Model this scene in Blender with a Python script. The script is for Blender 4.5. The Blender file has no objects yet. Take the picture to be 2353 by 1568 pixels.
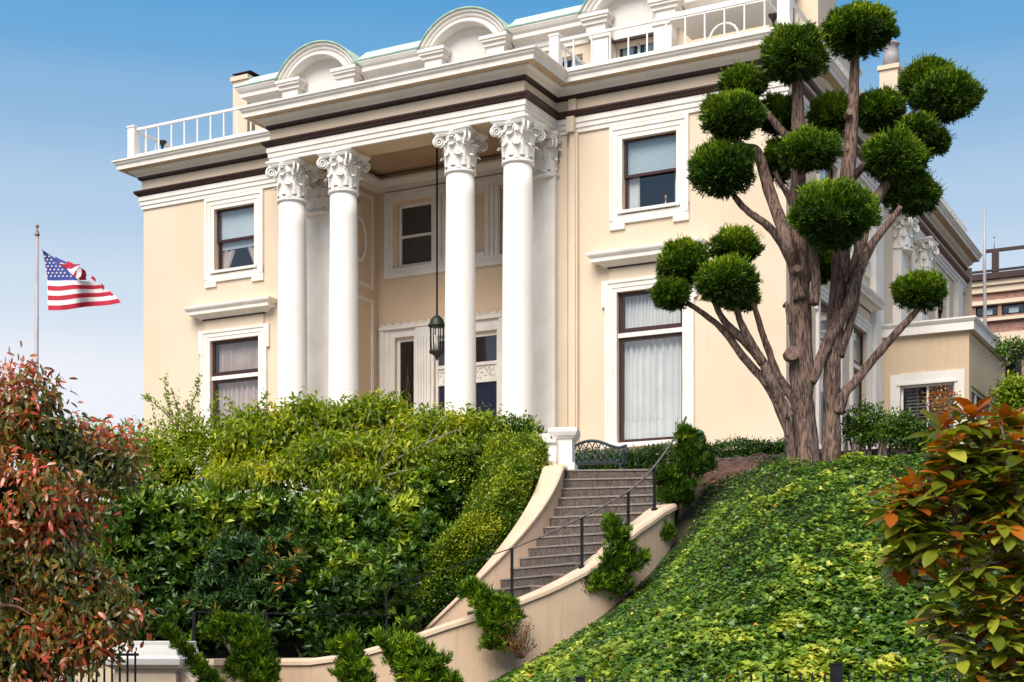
import bpy, math, random
import numpy as np
from mathutils import Vector, Matrix, noise
random.seed(7); RNG = np.random.default_rng(7)
SC = bpy.context.scene
COL = SC.collection
R = math.radians

# ------------------------------------------------------------------ camera, sky, sun, exposure
F, HZ, CX, EZ = 3430.0, 1480.0, 1176.5, 1.7          # focal length and horizon measured on the photograph (2353 px wide)
cam_d = bpy.data.cameras.new('camera'); cam = bpy.data.objects.new('camera', cam_d); COL.objects.link(cam)
cam_d.sensor_width = 36; cam_d.lens = F / 2353 * 36; cam_d.shift_y = (HZ - 784) / 2353
cam_d.clip_end = 5000; cam_d.clip_start = 0.1
cam.location = (0, 0, EZ); cam.rotation_euler = (R(90), 0, 0); SC.camera = cam

SUN_EL, SUN_V = 48.0, (-0.42, -0.90)                  # horizontal direction towards the sun
w = bpy.data.worlds.new('World'); SC.world = w; w.use_nodes = True
wn = w.node_tree.nodes; wl = w.node_tree.links
bg = wn['Background']; sky = wn.new('ShaderNodeTexSky'); sky.sky_type = 'NISHITA'; sky.sun_disc = False
sky.sun_elevation = R(SUN_EL); sky.sun_rotation = math.atan2(SUN_V[0], SUN_V[1])
sky.air_density = 1.0; sky.dust_density = 1.0; sky.ozone_density = 1.0; sky.altitude = 0
SKY = 0.13; EXPO = 0.30                               # the air near the horizon is hazier and paler than the model sky: blend it in by elevation
tcw = wn.new('ShaderNodeTexCoord'); sx = wn.new('ShaderNodeSeparateXYZ'); wl.new(tcw.outputs['Generated'], sx.inputs[0])
rp = wn.new('ShaderNodeValToRGB'); wl.new(sx.outputs[2], rp.inputs[0]); rp.color_ramp.interpolation = 'EASE'
stops = [(0.0, (.92, .92, .95)), (.165, (.87, .895, .96)), (.222, (.64, .75, .88)), (.275, (.45, .62, .81)), (.335, (.27, .48, .735)), (.37, (.155, .405, .705)), (.40, (.105, .360, .68)), (.56, (.07, .26, .56))]
while len(rp.color_ramp.elements) < len(stops): rp.color_ramp.elements.new(.5)
for e, (p, c) in zip(rp.color_ramp.elements, stops): e.position = p; e.color = (*c, 1)
sc_ = wn.new('ShaderNodeVectorMath'); sc_.operation = 'SCALE'; wl.new(rp.outputs[0], sc_.inputs[0]); sc_.inputs['Scale'].default_value = 1 / (SKY * 2 ** EXPO)
fr = wn.new('ShaderNodeMapRange'); fr.inputs['From Min'].default_value = .42; fr.inputs['From Max'].default_value = .62; fr.interpolation_type = 'SMOOTHSTEP'
wl.new(sx.outputs[2], fr.inputs['Value']); mxw = wn.new('ShaderNodeMix'); mxw.data_type = 'RGBA'
wl.new(fr.outputs[0], mxw.inputs[0]); wl.new(sc_.outputs[0], mxw.inputs[6]); wl.new(sky.outputs[0], mxw.inputs[7])
wl.new(mxw.outputs[2], bg.inputs[0]); bg.inputs[1].default_value = SKY
sd = bpy.data.lights.new('sun', 'SUN'); sd.energy = 4.25; sd.angle = R(42); sd.color = (1.0, 0.93, 0.82)
sun = bpy.data.objects.new('sun', sd); COL.objects.link(sun)
sv = Vector((SUN_V[0], SUN_V[1], 0)).normalized() * math.cos(R(SUN_EL)); sv.z = math.sin(R(SUN_EL))
sun.rotation_euler = sv.to_track_quat('Z', 'Y').to_euler(); sun.location = (-10, -20, 40)
SC.view_settings.view_transform = 'Standard'; SC.view_settings.look = 'None'; SC.view_settings.exposure = EXPO
SC.view_settings.gamma = 1
SC.cycles.max_bounces = 6; SC.cycles.transparent_max_bounces = 8; SC.cycles.diffuse_bounces = 3

# ------------------------------------------------------------------ frames of reference
_n = math.hypot(6476, F); U = Vector((6476 / _n, -F / _n, 0)); V = Vector((F / _n, 6476 / _n, 0))
_B = Vector(((1806 - CX) / F * 31, 31, 0)); _k = (330 - CX) / F
LEN = (_B.x - _k * _B.y) / (U.x - _k * U.y); A = _B - U * LEN
ROT = math.atan2(U.y, U.x)
def at(px, py, d): return Vector(((px - CX) / F * d, d, EZ + (HZ - py) * d / F))   # a point seen in the photograph, at its distance
def W(u, v, z): return A + U * u + V * v + Vector((0, 0, z))
def uv_of(x, y):
    q = Vector((x, y, 0)) - A; return q.dot(U), q.dot(V)

# ------------------------------------------------------------------ materials
MATS = {}
def new_mat(name):
    m = bpy.data.materials.new(name); m.use_nodes = True; MATS[name] = m
    nt = m.node_tree; b = nt.nodes['Principled BSDF']; return m, nt, b
def N_(nt, t, **kw):
    n = nt.nodes.new(t)
    for k, v in kw.items():
        if k in n.inputs: n.inputs[k].default_value = v
        else: setattr(n, k, v)
    return n
def surf(name, c1, c2=None, rough=.7, scale=3., detail=6., bump=0., bscale=60., metal=0., stretch=None, ramp=(.35, .65), spec=.4, c3=None, s3=25., f3=.5, dirt=None, bdist=.02):
    m, nt, b = new_mat(name); L = nt.links
    b.inputs['Roughness'].default_value = rough; b.inputs['Metallic'].default_value = metal; b.inputs['Specular IOR Level'].default_value = spec
    tc = N_(nt, 'ShaderNodeTexCoord'); src = tc.outputs['Object']
    if stretch:
        mp = N_(nt, 'ShaderNodeMapping'); mp.inputs['Scale'].default_value = stretch; L.new(src, mp.inputs[0]); src2 = mp.outputs[0]
    else: src2 = src
    c2 = c2 or tuple(x * .88 for x in c1)
    nz = N_(nt, 'ShaderNodeTexNoise', Scale=scale, Detail=detail); L.new(src2, nz.inputs['Vector'])
    cr = N_(nt, 'ShaderNodeValToRGB'); cr.color_ramp.elements[0].position = ramp[0]; cr.color_ramp.elements[1].position = ramp[1]
    cr.color_ramp.elements[0].color = (*c1, 1); cr.color_ramp.elements[1].color = (*c2, 1)
    L.new(nz.outputs[0], cr.inputs[0]); out = cr.outputs[0]
    if c3:
        n3 = N_(nt, 'ShaderNodeTexNoise', Scale=s3, Detail=4.); L.new(src2, n3.inputs['Vector'])
        r3 = N_(nt, 'ShaderNodeValToRGB'); r3.color_ramp.elements[0].position = f3; r3.color_ramp.elements[1].position = f3 + .08
        L.new(n3.outputs[0], r3.inputs[0]); mx = N_(nt, 'ShaderNodeMix', data_type='RGBA')
        L.new(r3.outputs[0], mx.inputs[0]); L.new(out, mx.inputs[6]); mx.inputs[7].default_value = (*c3, 1); out = mx.outputs[2]
    if dirt:      # rain streaks: noise pulled out downwards
        mp = N_(nt, 'ShaderNodeMapping'); mp.inputs['Scale'].default_value = (9, 9, .5); L.new(src, mp.inputs[0])
        n4 = N_(nt, 'ShaderNodeTexNoise', Scale=1.6, Detail=5.); L.new(mp.outputs[0], n4.inputs['Vector'])
        r4 = N_(nt, 'ShaderNodeValToRGB'); r4.color_ramp.elements[0].position = .52; r4.color_ramp.elements[1].position = .75
        r4.color_ramp.elements[1].color = (dirt, dirt, dirt, 1); r4.color_ramp.elements[0].color = (0, 0, 0, 1)
        L.new(n4.outputs[0], r4.inputs[0]); mx = N_(nt, 'ShaderNodeMix', data_type='RGBA')
        L.new(r4.outputs[0], mx.inputs[0]); L.new(out, mx.inputs[6]); mx.inputs[7].default_value = (c1[0] * .55, c1[1] * .5, c1[2] * .45, 1); out = mx.outputs[2]
    L.new(out, b.inputs['Base Color'])
    if bump:
        nb = N_(nt, 'ShaderNodeTexNoise', Scale=bscale, Detail=5.); L.new(src2, nb.inputs['Vector'])
        bp = N_(nt, 'ShaderNodeBump', Strength=bump, Distance=bdist); L.new(nb.outputs[0], bp.inputs['Height']); L.new(bp.outputs[0], b.inputs['Normal'])
    return m
def leaf_mat(name, cols, rough=.45, trans=.3, spec=.45, mul=(1.12, 1.08, .6)):
    """leaf colour comes from a value each leaf carries, random and on some plants graded by height; cols = [(pos, rgb), ...]"""
    m, nt, b = new_mat(name); L = nt.links
    a = N_(nt, 'ShaderNodeAttribute', attribute_name='var'); cr = N_(nt, 'ShaderNodeValToRGB')
    els = cr.color_ramp.elements
    while len(els) < len(cols): els.new(.5)
    for e, (p, c) in zip(els, cols): e.position = p; e.color = (min(1, c[0] * mul[0]), min(1, c[1] * mul[1]), c[2] * mul[2], 1)
    L.new(a.outputs['Fac'], cr.inputs[0]); L.new(cr.outputs[0], b.inputs['Base Color'])
    b.inputs['Roughness'].default_value = rough; b.inputs['Specular IOR Level'].default_value = spec
    tr = N_(nt, 'ShaderNodeBsdfTranslucent'); g = N_(nt, 'ShaderNodeHueSaturation', Saturation=1.1, Value=1.5)
    L.new(cr.outputs[0], g.inputs['Color']); L.new(g.outputs[0], tr.inputs[0])
    mx = N_(nt, 'ShaderNodeMixShader'); mx.inputs[0].default_value = trans
    L.new(b.outputs[0], mx.inputs[1]); L.new(tr.outputs[0], mx.inputs[2]); L.new(mx.outputs[0], nt.nodes['Material Output'].inputs[0])
    return m
def glass_mat(name, tint, base=.12, rough=.03):
    m, nt, b = new_mat(name); L = nt.links
    t = N_(nt, 'ShaderNodeBsdfTransparent'); t.inputs[0].default_value = (*tint, 1)
    g = N_(nt, 'ShaderNodeBsdfGlossy'); g.inputs['Roughness'].default_value = rough; g.inputs[0].default_value = (.9, .93, 1, 1)
    lw = N_(nt, 'ShaderNodeLayerWeight', Blend=.2); ad = N_(nt, 'ShaderNodeMath', operation='ADD'); ad.inputs[1].default_value = base
    hf = N_(nt, 'ShaderNodeMath', operation='MULTIPLY'); hf.inputs[1].default_value = .45; L.new(lw.outputs['Fresnel'], hf.inputs[0]); L.new(hf.outputs[0], ad.inputs[0]); mx = N_(nt, 'ShaderNodeMixShader'); L.new(ad.outputs[0], mx.inputs[0])
    L.new(t.outputs[0], mx.inputs[1]); L.new(g.outputs[0], mx.inputs[2]); L.new(mx.outputs[0], nt.nodes['Material Output'].inputs[0])
    return m
M_wall = surf('cream_stucco', (.69, .565, .43), (.645, .52, .385), rough=.85, scale=.5, bump=.15, bscale=90, dirt=.12)
M_wall2 = surf('tan_stucco', (.62, .475, .325), (.57, .43, .285), rough=.85, scale=.7, bump=.2, bscale=60, dirt=.22)
M_stw = surf('peach_garden_stucco', (.64, .465, .325), (.57, .405, .275), rough=.9, scale=1.1, bump=.25, bscale=50, dirt=.35)
M_stc = surf('peach_coping', (.70, .53, .385), (.62, .46, .33), rough=.85, scale=2, bump=.15, bscale=50, dirt=.15)
M_white = surf('white_paint', (.83, .80, .755), (.80, .765, .715), rough=.75, scale=1.3, bump=.04, bscale=70, dirt=.04, spec=.25)
M_trim = surf('warm_white_trim', (.80, .76, .71), (.72, .67, .61), rough=.7, scale=2., bump=.05, bscale=50, dirt=.12, spec=.25)
M_ceil = surf('shade_brown_ceiling', (.45, .31, .20), (.40, .26, .16), rough=.8, scale=1)  # brown stands in for the shade under the portico roof
M_rec = surf('recess_stucco', (.72, .545, .385), (.68, .50, .34), rough=.85, scale=.6, bump=.12, bscale=90)
M_dark = surf('brown_moulding', (.028, .010, .010), (.045, .018, .015), rough=.45, scale=5)
M_sash = surf('brown_sash', (.035, .012, .012), (.05, .018, .016), rough=.4, scale=6)
M_step = surf('aggregate_steps', (.068, .050, .042), (.135, .105, .09), rough=.9, scale=9, detail=8, bump=.5, bscale=120, stretch=(3, 3, .8), c3=(.42, .36, .31), s3=55, f3=.60)
M_nose = surf('step_nosing', (.30, .26, .225), (.19, .16, .14), rough=.9, scale=30)
M_copper = surf('verdigris_copper', (.42, .62, .52), (.62, .78, .70), rough=.6, scale=2.5, dirt=.3)
M_copper2 = surf('dull_copper_edge', (.22, .32, .25), (.36, .46, .36), rough=.6, scale=6)
M_iron = surf('black_iron', (.008, .008, .012), (.014, .014, .018), rough=.6, scale=8, spec=.15)
M_rail = surf('grey_iron_rail', (.16, .13, .12), (.09, .075, .07), rough=.45, scale=12)
M_bronze = surf('green_bronze', (.008, .018, .010), (.025, .025, .015), rough=.5, scale=20)
M_bench = surf('blue_green_cast_iron', (.014, .03, .038), (.02, .038, .045), rough=.5, scale=20)
M_roof = surf('roof_deck', (.35, .33, .30), (.28, .26, .24), rough=.9)
M_navy = surf('navy_door_paint', (.008, .010, .035), (.012, .014, .045), rough=.25, scale=3)
M_brass = surf('brass', (.55, .28, .10), rough=.35, metal=.8)
M_room = surf('dim_room', (.05, .04, .035), (.04, .032, .03), rough=.9)
M_curt = surf('white_net_curtain', (.80, .77, .73), (.72, .69, .66), rough=.9, scale=2)
M_curtp = surf('pale_pink_curtain', (.62, .50, .45), (.52, .40, .36), rough=.9, scale=2)
M_blind = surf('pale_blue_blind', (.58, .64, .66), (.52, .58, .60), rough=.8, scale=1.5)
M_blind2 = surf('brown_slat_blind', (.20, .16, .13), (.16, .13, .11), rough=.7, scale=4)
M_scr = surf('dark_screen', (.045, .042, .04), (.06, .055, .05), rough=.6, scale=2)
M_glass = glass_mat('window_glass', (.93, .95, .96), .05)
M_glassd = glass_mat('dark_glass', (.35, .35, .38), .08)
M_bark = surf('cedar_bark', (.235, .15, .118), (.06, .037, .03), rough=.95, scale=6, detail=9, bump=.7, bscale=9, stretch=(6, 6, .8), c3=(.28, .21, .175), s3=8, f3=.61, ramp=(.42, .60), bdist=.05)
M_cut = surf('cut_branch_wood', (.24, .155, .125), (.14, .085, .07), rough=.9, scale=18)
M_twig = surf('grey_twig', (.10, .075, .06), (.16, .13, .10), rough=.9, scale=9)
M_twigr = surf('reddish_twig', (.12, .05, .035), (.17, .09, .06), rough=.8, scale=9)
M_soil = surf('bare_soil', (.10, .05, .035), (.19, .11, .075), rough=1, scale=7, bump=.8, bscale=25)
M_ground = surf('earth', (.045, .04, .02), (.03, .035, .015), rough=1, scale=2, bump=.6, bscale=12)
M_side = surf('concrete_pavement', (.33, .31, .28), (.28, .26, .24), rough=.9, scale=2, bump=.2)
M_bounce = surf('pale_bounce_stone', (.56, .49, .41), (.48, .42, .35), rough=.85, scale=3, bump=.1, bscale=40)  # kept pale to bounce light up into the recess and soffits
M_kerb = surf('weathered_kerb', (.25, .20, .17), (.16, .12, .10), rough=.9, scale=6, bump=.4, bscale=40)
M_pole = surf('grey_pole', (.40, .38, .40), (.34, .31, .32), rough=.35, scale=2)
M_gold = surf('dull_gold', (.32, .25, .17), (.22, .17, .12), rough=.4, scale=9)
M_red = surf('flag_red', (.50, .02, .05), (.42, .015, .04), rough=.8, scale=4)
M_fwhite = surf('flag_white', (.82, .78, .78), (.74, .70, .70), rough=.8, scale=4)
M_blue = surf('flag_blue', (.035, .045, .20), (.05, .07, .28), rough=.8, scale=4)
M_core = surf('crown_shade_fill', (.003, .006, .002), (.006, .009, .003), rough=1, scale=9, spec=0.)  # near-black solid fill: the shade inside crowns put into the colour
def brick_mat():
    m, nt, b = new_mat('weathered_brick'); L = nt.links; tc = N_(nt, 'ShaderNodeTexCoord')
    mp = N_(nt, 'ShaderNodeMapping'); mp.inputs['Rotation'].default_value = (R(90), 0, 0); L.new(tc.outputs['Object'], mp.inputs[0])
    br = N_(nt, 'ShaderNodeTexBrick', Scale=4.2); br.inputs['Color1'].default_value = (.20, .075, .055, 1); br.inputs['Color2'].default_value = (.32, .15, .11, 1)
    br.inputs['Mortar'].default_value = (.42, .33, .28, 1); br.inputs['Mortar Size'].default_value = .02
    L.new(mp.outputs[0], br.inputs['Vector']); L.new(br.outputs['Color'], b.inputs['Base Color']); b.inputs['Roughness'].default_value = .9
    return m
M_brick = brick_mat()
G = lambda *a: tuple(a)
L_cedar = leaf_mat('cedar_needles', [(0, (.010, .033, .007)), (.38, (.038, .110, .010)), (.65, (.12, .26, .014)), (1, (.28, .45, .025))], rough=.6, trans=.07, spec=.15, mul=(1.45, 1.05, .6))
L_ivy = leaf_mat('ivy_leaves', [(0, (.014, .060, .012)), (.35, (.045, .14, .018)), (.62, (.13, .27, .03)), (.9, (.33, .48, .07)), (.985, (.52, .58, .14)), (1, (.65, .22, .03))], rough=.35, trans=.16, spec=.45, mul=(1.35, 1.0, .75))
L_red = leaf_mat('red_and_green_leaves', [(0, (.03, .045, .010)), (.3, (.11, .13, .025)), (.48, (.24, .17, .03)), (.62, (.42, .10, .03)), (.86, (.58, .075, .04)), (1, (.72, .38, .28))], rough=.28, trans=.25, spec=.6, mul=(1, 1, 1))
L_maple = leaf_mat('yellow_green_leaves', [(0, (.035, .085, .010)), (.4, (.12, .235, .018)), (.8, (.29, .42, .03)), (1, (.48, .50, .05))], rough=.45, trans=.4, mul=(1.25, 1.0, .6))
L_rhodo = leaf_mat('dark_glossy_leaves', [(0, (.012, .035, .010)), (.4, (.035, .095, .016)), (.7, (.10, .21, .025)), (1, (.36, .46, .05))], rough=.33, trans=.15, spec=.4, mul=(1.2, 1.05, .6))
L_blue = leaf_mat('blue_green_leaves', [(0, (.014, .045, .022)), (.6, (.045, .12, .045)), (.93, (.11, .21, .07)), (.97, (.55, .16, .03)), (1, (.6, .2, .03))], rough=.35, trans=.1, spec=.5)
L_box = leaf_mat('clipped_hedge_leaves', [(0, (.020, .05, .008)), (.5, (.055, .125, .012)), (.8, (.15, .24, .02)), (1, (.36, .40, .04))], rough=.35, trans=.2, spec=.5)
L_low = leaf_mat('dark_hedge_leaves', [(0, (.010, .035, .008)), (.6, (.03, .085, .012)), (1, (.10, .17, .02))], rough=.4, trans=.15)
L_jun = leaf_mat('juniper_scales', [(0, (.014, .04, .006)), (.4, (.055, .125, .012)), (.75, (.18, .30, .02)), (1, (.40, .48, .04))], rough=.55, trans=.12, spec=.2)
L_mag = leaf_mat('magnolia_leaves', [(0, (.03, .05, .010)), (.25, (.08, .12, .018)), (.45, (.22, .25, .04)), (.62, (.50, .50, .13)), (.66, (.15, .04, .012)), (.85, (.30, .08, .016)), (1, (.48, .17, .035))], rough=.22, trans=.28, spec=.7)
L_lime = leaf_mat('lime_leaves', [(0, (.08, .15, .01)), (.6, (.24, .33, .02)), (1, (.45, .45, .04))], rough=.5, trans=.3)

# ------------------------------------------------------------------ mesh helpers
class MB:
    def __init__(s): s.v = []; s.f = []; s.m = []; s.sm = []; s.cur = 0
    def add(s, vs, fs, smooth=False, M=None):
        o = len(s.v)
        s.v += [tuple(M @ Vector(p)) if M else tuple(p) for p in vs]
        for f in fs: s.f.append(tuple(i + o for i in f)); s.m.append(s.cur); s.sm.append(smooth)
    def box(s, x0, x1, y0, y1, z0, z1, M=None):
        s.add([(x0, y0, z0), (x1, y0, z0), (x1, y1, z0), (x0, y1, z0), (x0, y0, z1), (x1, y0, z1), (x1, y1, z1), (x0, y1, z1)],
              [(0, 3, 2, 1), (4, 5, 6, 7), (0, 1, 5, 4), (1, 2, 6, 5), (2, 3, 7, 6), (3, 0, 4, 7)], M=M)
    def lathe(s, c, prof, n=24, smooth=True, M=None, sq=None):
        vs = []; fs = []
        for r, z in prof:
            for i in range(n):
                a = 2 * math.pi * i / n; vs.append((c[0] + r * math.cos(a), c[1] + r * math.sin(a) * (sq or 1), c[2] + z))
        for j in range(len(prof) - 1):
            for i in range(n):
                k = (i + 1) % n; fs.append((j * n + i, j * n + k, (j + 1) * n + k, (j + 1) * n + i))
        fs.append(tuple(range(n))[::-1]); fs.append(tuple((len(prof) - 1) * n + i for i in range(n)))
        s.add(vs, fs, smooth, M)
    def tube(s, pts, rad, n=8, smooth=True, rough=0., seed=0, caps=True):
        pts = [Vector(p) for p in pts]; 
        if not hasattr(rad, '__len__'): rad = [rad] * len(pts)
        vs = []; fs = []; up = Vector((0.13, 0.31, 1)).normalized(); x = None
        for j, p in enumerate(pts):
            t = (pts[min(j + 1, len(pts) - 1)] - pts[max(j - 1, 0)]).normalized()
            if x is None: x = t.orthogonal().normalized()
            x = (x - t * x.dot(t)).normalized(); y = t.cross(x)
            for i in range(n):
                a = 2 * math.pi * i / n; r = rad[j]
                if rough:
                    r *= 1 + rough * noise.noise(Vector((math.cos(a) * 2.3 + seed, math.sin(a) * 2.3, j * .25 + seed))) + rough * .5 * noise.noise(Vector((math.cos(a) * 6 + seed, math.sin(a) * 6, j * .12)))
                vs.append(p + x * (math.cos(a) * r) + y * (math.sin(a) * r))
        for j in range(len(pts) - 1):
            for i in range(n):
                k = (i + 1) % n; fs.append((j * n + i, j * n + k, (j + 1) * n + k, (j + 1) * n + i))
        if caps: fs.append(tuple(range(n))[::-1]); fs.append(tuple((len(pts) - 1) * n + i for i in range(n)))
        s.add(vs, fs, smooth)
    def sweep(s, path, prof, closed=False, smooth=False, caps=True):
        """path: plan points (x, y), outside on the right hand; prof: (outward offset, z)"""
        n = len(path); P = [Vector((p[0], p[1])) for p in path]; offs = []
        for i in range(n):
            ds = []
            if closed or i > 0: ds.append((P[i] - P[i - 1]).normalized())
            if closed or i < n - 1: ds.append((P[(i + 1) % n] - P[i]).normalized())
            ns = [Vector((d.y, -d.x)) for d in ds]
            o = ns[0] if len(ns) == 1 else (ns[0] + ns[1]) / max(.2, 1 + ns[0].dot(ns[1]))
            offs.append(o)
        vs = [(P[i].x + offs[i].x * o, P[i].y + offs[i].y * o, z) for i in range(n) for o, z in prof]
        k = len(prof); fs = []
        for i in range(n if closed else n - 1):
            j = (i + 1) % n
            for q in range(k - 1): fs.append((i * k + q, j * k + q, j * k + q + 1, i * k + q + 1))
        if caps and not closed: fs.append(tuple(range(k))[::-1]); fs.append(tuple((n - 1) * k + q for q in range(k)))
        s.add(vs, fs, smooth)
    def build(s, name, mats, parent=None, loc=(0, 0, 0), rz=0.):
        me = bpy.data.meshes.new(name); me.from_pydata(s.v, [], s.f)
        for m in (mats if isinstance(mats, (list, tuple)) else [mats]): me.materials.append(m)
        me.polygons.foreach_set('material_index', s.m); me.polygons.foreach_set('use_smooth', s.sm); me.update()
        o = bpy.data.objects.new(name, me); COL.objects.link(o); o.location = loc; o.rotation_euler = (0, 0, rz)
        if parent: o.parent = parent
        return o
def tag(o, label=None, cat=None, group=None, kind=None):
    if label: o['label'] = label
    if cat: o['category'] = cat
    if group: o['group'] = group
    if kind: o['kind'] = kind
    return o
def thing(name, label, cat, loc=(0, 0, 0), rz=0., group=None, kind=None):
    o = bpy.data.objects.new(name, None); COL.objects.link(o); o.location = loc; o.rotation_euler = (0, 0, rz); o.empty_display_size = .3
    return tag(o, label, cat, group, kind)
def copy_tree(o, parent=None):
    c = o.copy(); COL.objects.link(c)
    if parent is not None: c.parent = parent
    for ch in [x for x in list(bpy.data.objects) if x.parent == o]: copy_tree(ch, c)
    return c
def catmull(pts, k=6):
    P = [np.array(p, float) for p in pts]; P = [2 * P[0] - P[1]] + P + [2 * P[-1] - P[-2]]; out = []
    for i in range(1, len(P) - 2):
        for j in range(k):
            t = j / k; a, b, c, d = P[i - 1], P[i], P[i + 1], P[i + 2]
            out.append(.5 * ((2 * b) + (-a + c) * t + (2 * a - 5 * b + 4 * c - d) * t * t + (-a + 3 * b - 3 * c + d) * t ** 3))
    out.append(P[-2]); return out

# ------------------------------------------------------------------ foliage helpers (numpy)
def unit(a): return a / np.maximum(np.linalg.norm(a, axis=1, keepdims=True), 1e-9)
def rnd_dirs(n): return unit(RNG.normal(size=(n, 3)))
SHAPES = {   # (along, across, lift) rows and faces, a leaf of length 1 and half width 1
    'kite': ([(0, 0, 0), (.45, 1, .25), (1, 0, 0), (.45, -1, .25)], [(0, 2, 1), (0, 3, 2)]),
    'blade': ([(0, 0, 0), (.5, 1, 0), (1, 0, 0), (.5, -1, 0)], [(0, 3, 2, 1)]),
    'oval': ([(0, 0, 0), (.3, .8, .2), (.3, 0, 0), (.3, -.8, .2), (.7, .85, .15), (.7, 0, -.05), (.7, -.85, .15), (1, 0, -.2)],
             [(0, 2, 1), (0, 3, 2), (1, 2, 5, 4), (2, 3, 6, 5), (4, 5, 7), (5, 6, 7)]),
    'long_oval': ([(0, 0, 0), (.12, .42, .12), (.12, 0, 0), (.12, -.42, .12), (.35, .92, .2), (.35, 0, -.02), (.35, -.92, .2), (.62, 1, .2), (.62, 0, -.04), (.62, -1, .2), (.86, .58, .1), (.86, 0, -.05), (.86, -.58, .1), (1, 0, -.1)],
             [(0, 2, 1), (0, 3, 2), (1, 2, 5, 4), (2, 3, 6, 5), (4, 5, 8, 7), (5, 6, 9, 8), (7, 8, 11, 10), (8, 9, 12, 11), (10, 11, 13), (11, 12, 13)]),
    'ivy': ([(0, 0, 0), (-.12, .55, .05), (.28, 1.0, .12), (.42, .45, .1), (1, 0, -.1), (.42, -.45, .1), (.28, -1.0, .12), (-.12, -.55, .05), (.3, 0, -.05)],
            [(8, 0, 1), (8, 1, 2), (8, 2, 3), (8, 3, 4), (8, 4, 5), (8, 5, 6), (8, 6, 7), (8, 7, 0)]),
}
def leaves(name, P, D, Nn, L, Wd, mat, var, parent=None, shape='kite', bend=0.):
    """one leaf per row of P (base), D (direction), Nn (upper side)"""
    n = len(P); rows, faces = SHAPES[shape]; rows = np.array(rows, float); k = len(rows)
    D = unit(D); S = unit(np.cross(D, Nn)); Nn = np.cross(S, D)
    L = np.broadcast_to(L, (n,)).astype(float); Wd = np.broadcast_to(Wd, (n,)).astype(float)
    a = rows[None, :, 0] * L[:, None]; b = rows[None, :, 1] * Wd[:, None]; c = rows[None, :, 2] * Wd[:, None] - bend * L[:, None] * rows[None, :, 0] ** 2
    verts = (P[:, None, :] + D[:, None, :] * a[..., None] + S[:, None, :] * b[..., None] + Nn[:, None, :] * c[..., None]).reshape(-1, 3)
    lt = np.array([len(f) for f in faces]); fl = np.concatenate([np.array(f) for f in faces])
    idx = (np.arange(n)[:, None] * k + fl[None, :]).ravel(); tot = np.tile(lt, n); st = np.concatenate([[0], np.cumsum(tot)[:-1]])
    me = bpy.data.meshes.new(name); me.vertices.add(len(verts)); me.vertices.foreach_set('co', verts.ravel())
    me.loops.add(len(idx)); me.loops.foreach_set('vertex_index', idx.astype(np.int32))
    me.polygons.add(len(tot)); me.polygons.foreach_set('loop_start', st.astype(np.int32)); me.polygons.foreach_set('loop_total', tot.astype(np.int32))
    at_ = me.attributes.new('var', 'FLOAT', 'POINT'); at_.data.foreach_set('value', np.repeat(var, k).astype(np.float32))
    me.materials.append(mat); me.update(calc_edges=True)
    o = bpy.data.objects.new(name, me); COL.objects.link(o)
    if parent: o.parent = parent
    return o
UP = np.array([0, 0, 1.])
def vnoise(P, s):
    return np.array([noise.noise(Vector(p * s)) for p in P])
def blob_points(blobs, n, shell=(.78, 1.05), bump=.18, freq=1.6, back=.35, sq=1.0):
    """points and outward normals in the outer shell of a union of ellipsoids; blobs = [(x,y,z,rx,ry,rz)]"""
    B = np.array(blobs, float); w = (B[:, 3] * B[:, 5] + B[:, 3] * B[:, 4]); w = w / w.sum(); which = RNG.choice(len(B), n, p=w)
    d = rnd_dirs(n); rr = RNG.uniform(shell[0], shell[1], n) ** .8; c = B[which, :3]; r = B[which, 3:]
    nz = vnoise(d * freq + c, 1.0) + .5 * vnoise(d * freq * 2.7 + c, 1.0)
    P = c + d * r * (rr * (1 + bump * nz))[:, None]; Nn = unit(d / r)
    keep = np.ones(n, bool)
    for i, b in enumerate(B):
        q = ((P - b[:3]) / b[3:]); ins = (np.linalg.norm(q, axis=1) < .72) & (which != i); keep &= ~ins
    view = unit(P - np.array([0, 0, EZ])); facing = (view * Nn).sum(1)
    keep &= ~((facing > .35) & (RNG.random(n) > back))
    return P[keep], Nn[keep]
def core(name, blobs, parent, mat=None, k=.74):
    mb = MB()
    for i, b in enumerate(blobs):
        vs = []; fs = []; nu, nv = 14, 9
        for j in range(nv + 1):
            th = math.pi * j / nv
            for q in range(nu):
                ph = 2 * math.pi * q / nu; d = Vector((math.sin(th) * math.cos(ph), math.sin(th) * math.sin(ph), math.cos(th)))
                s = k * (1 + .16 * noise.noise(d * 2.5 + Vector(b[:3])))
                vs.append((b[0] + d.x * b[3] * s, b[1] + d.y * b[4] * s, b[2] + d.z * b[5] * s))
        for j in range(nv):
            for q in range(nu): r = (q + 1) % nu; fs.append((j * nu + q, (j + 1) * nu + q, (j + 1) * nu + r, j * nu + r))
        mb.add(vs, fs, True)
    return mb.build(name, mat or M_core, parent)
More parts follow.
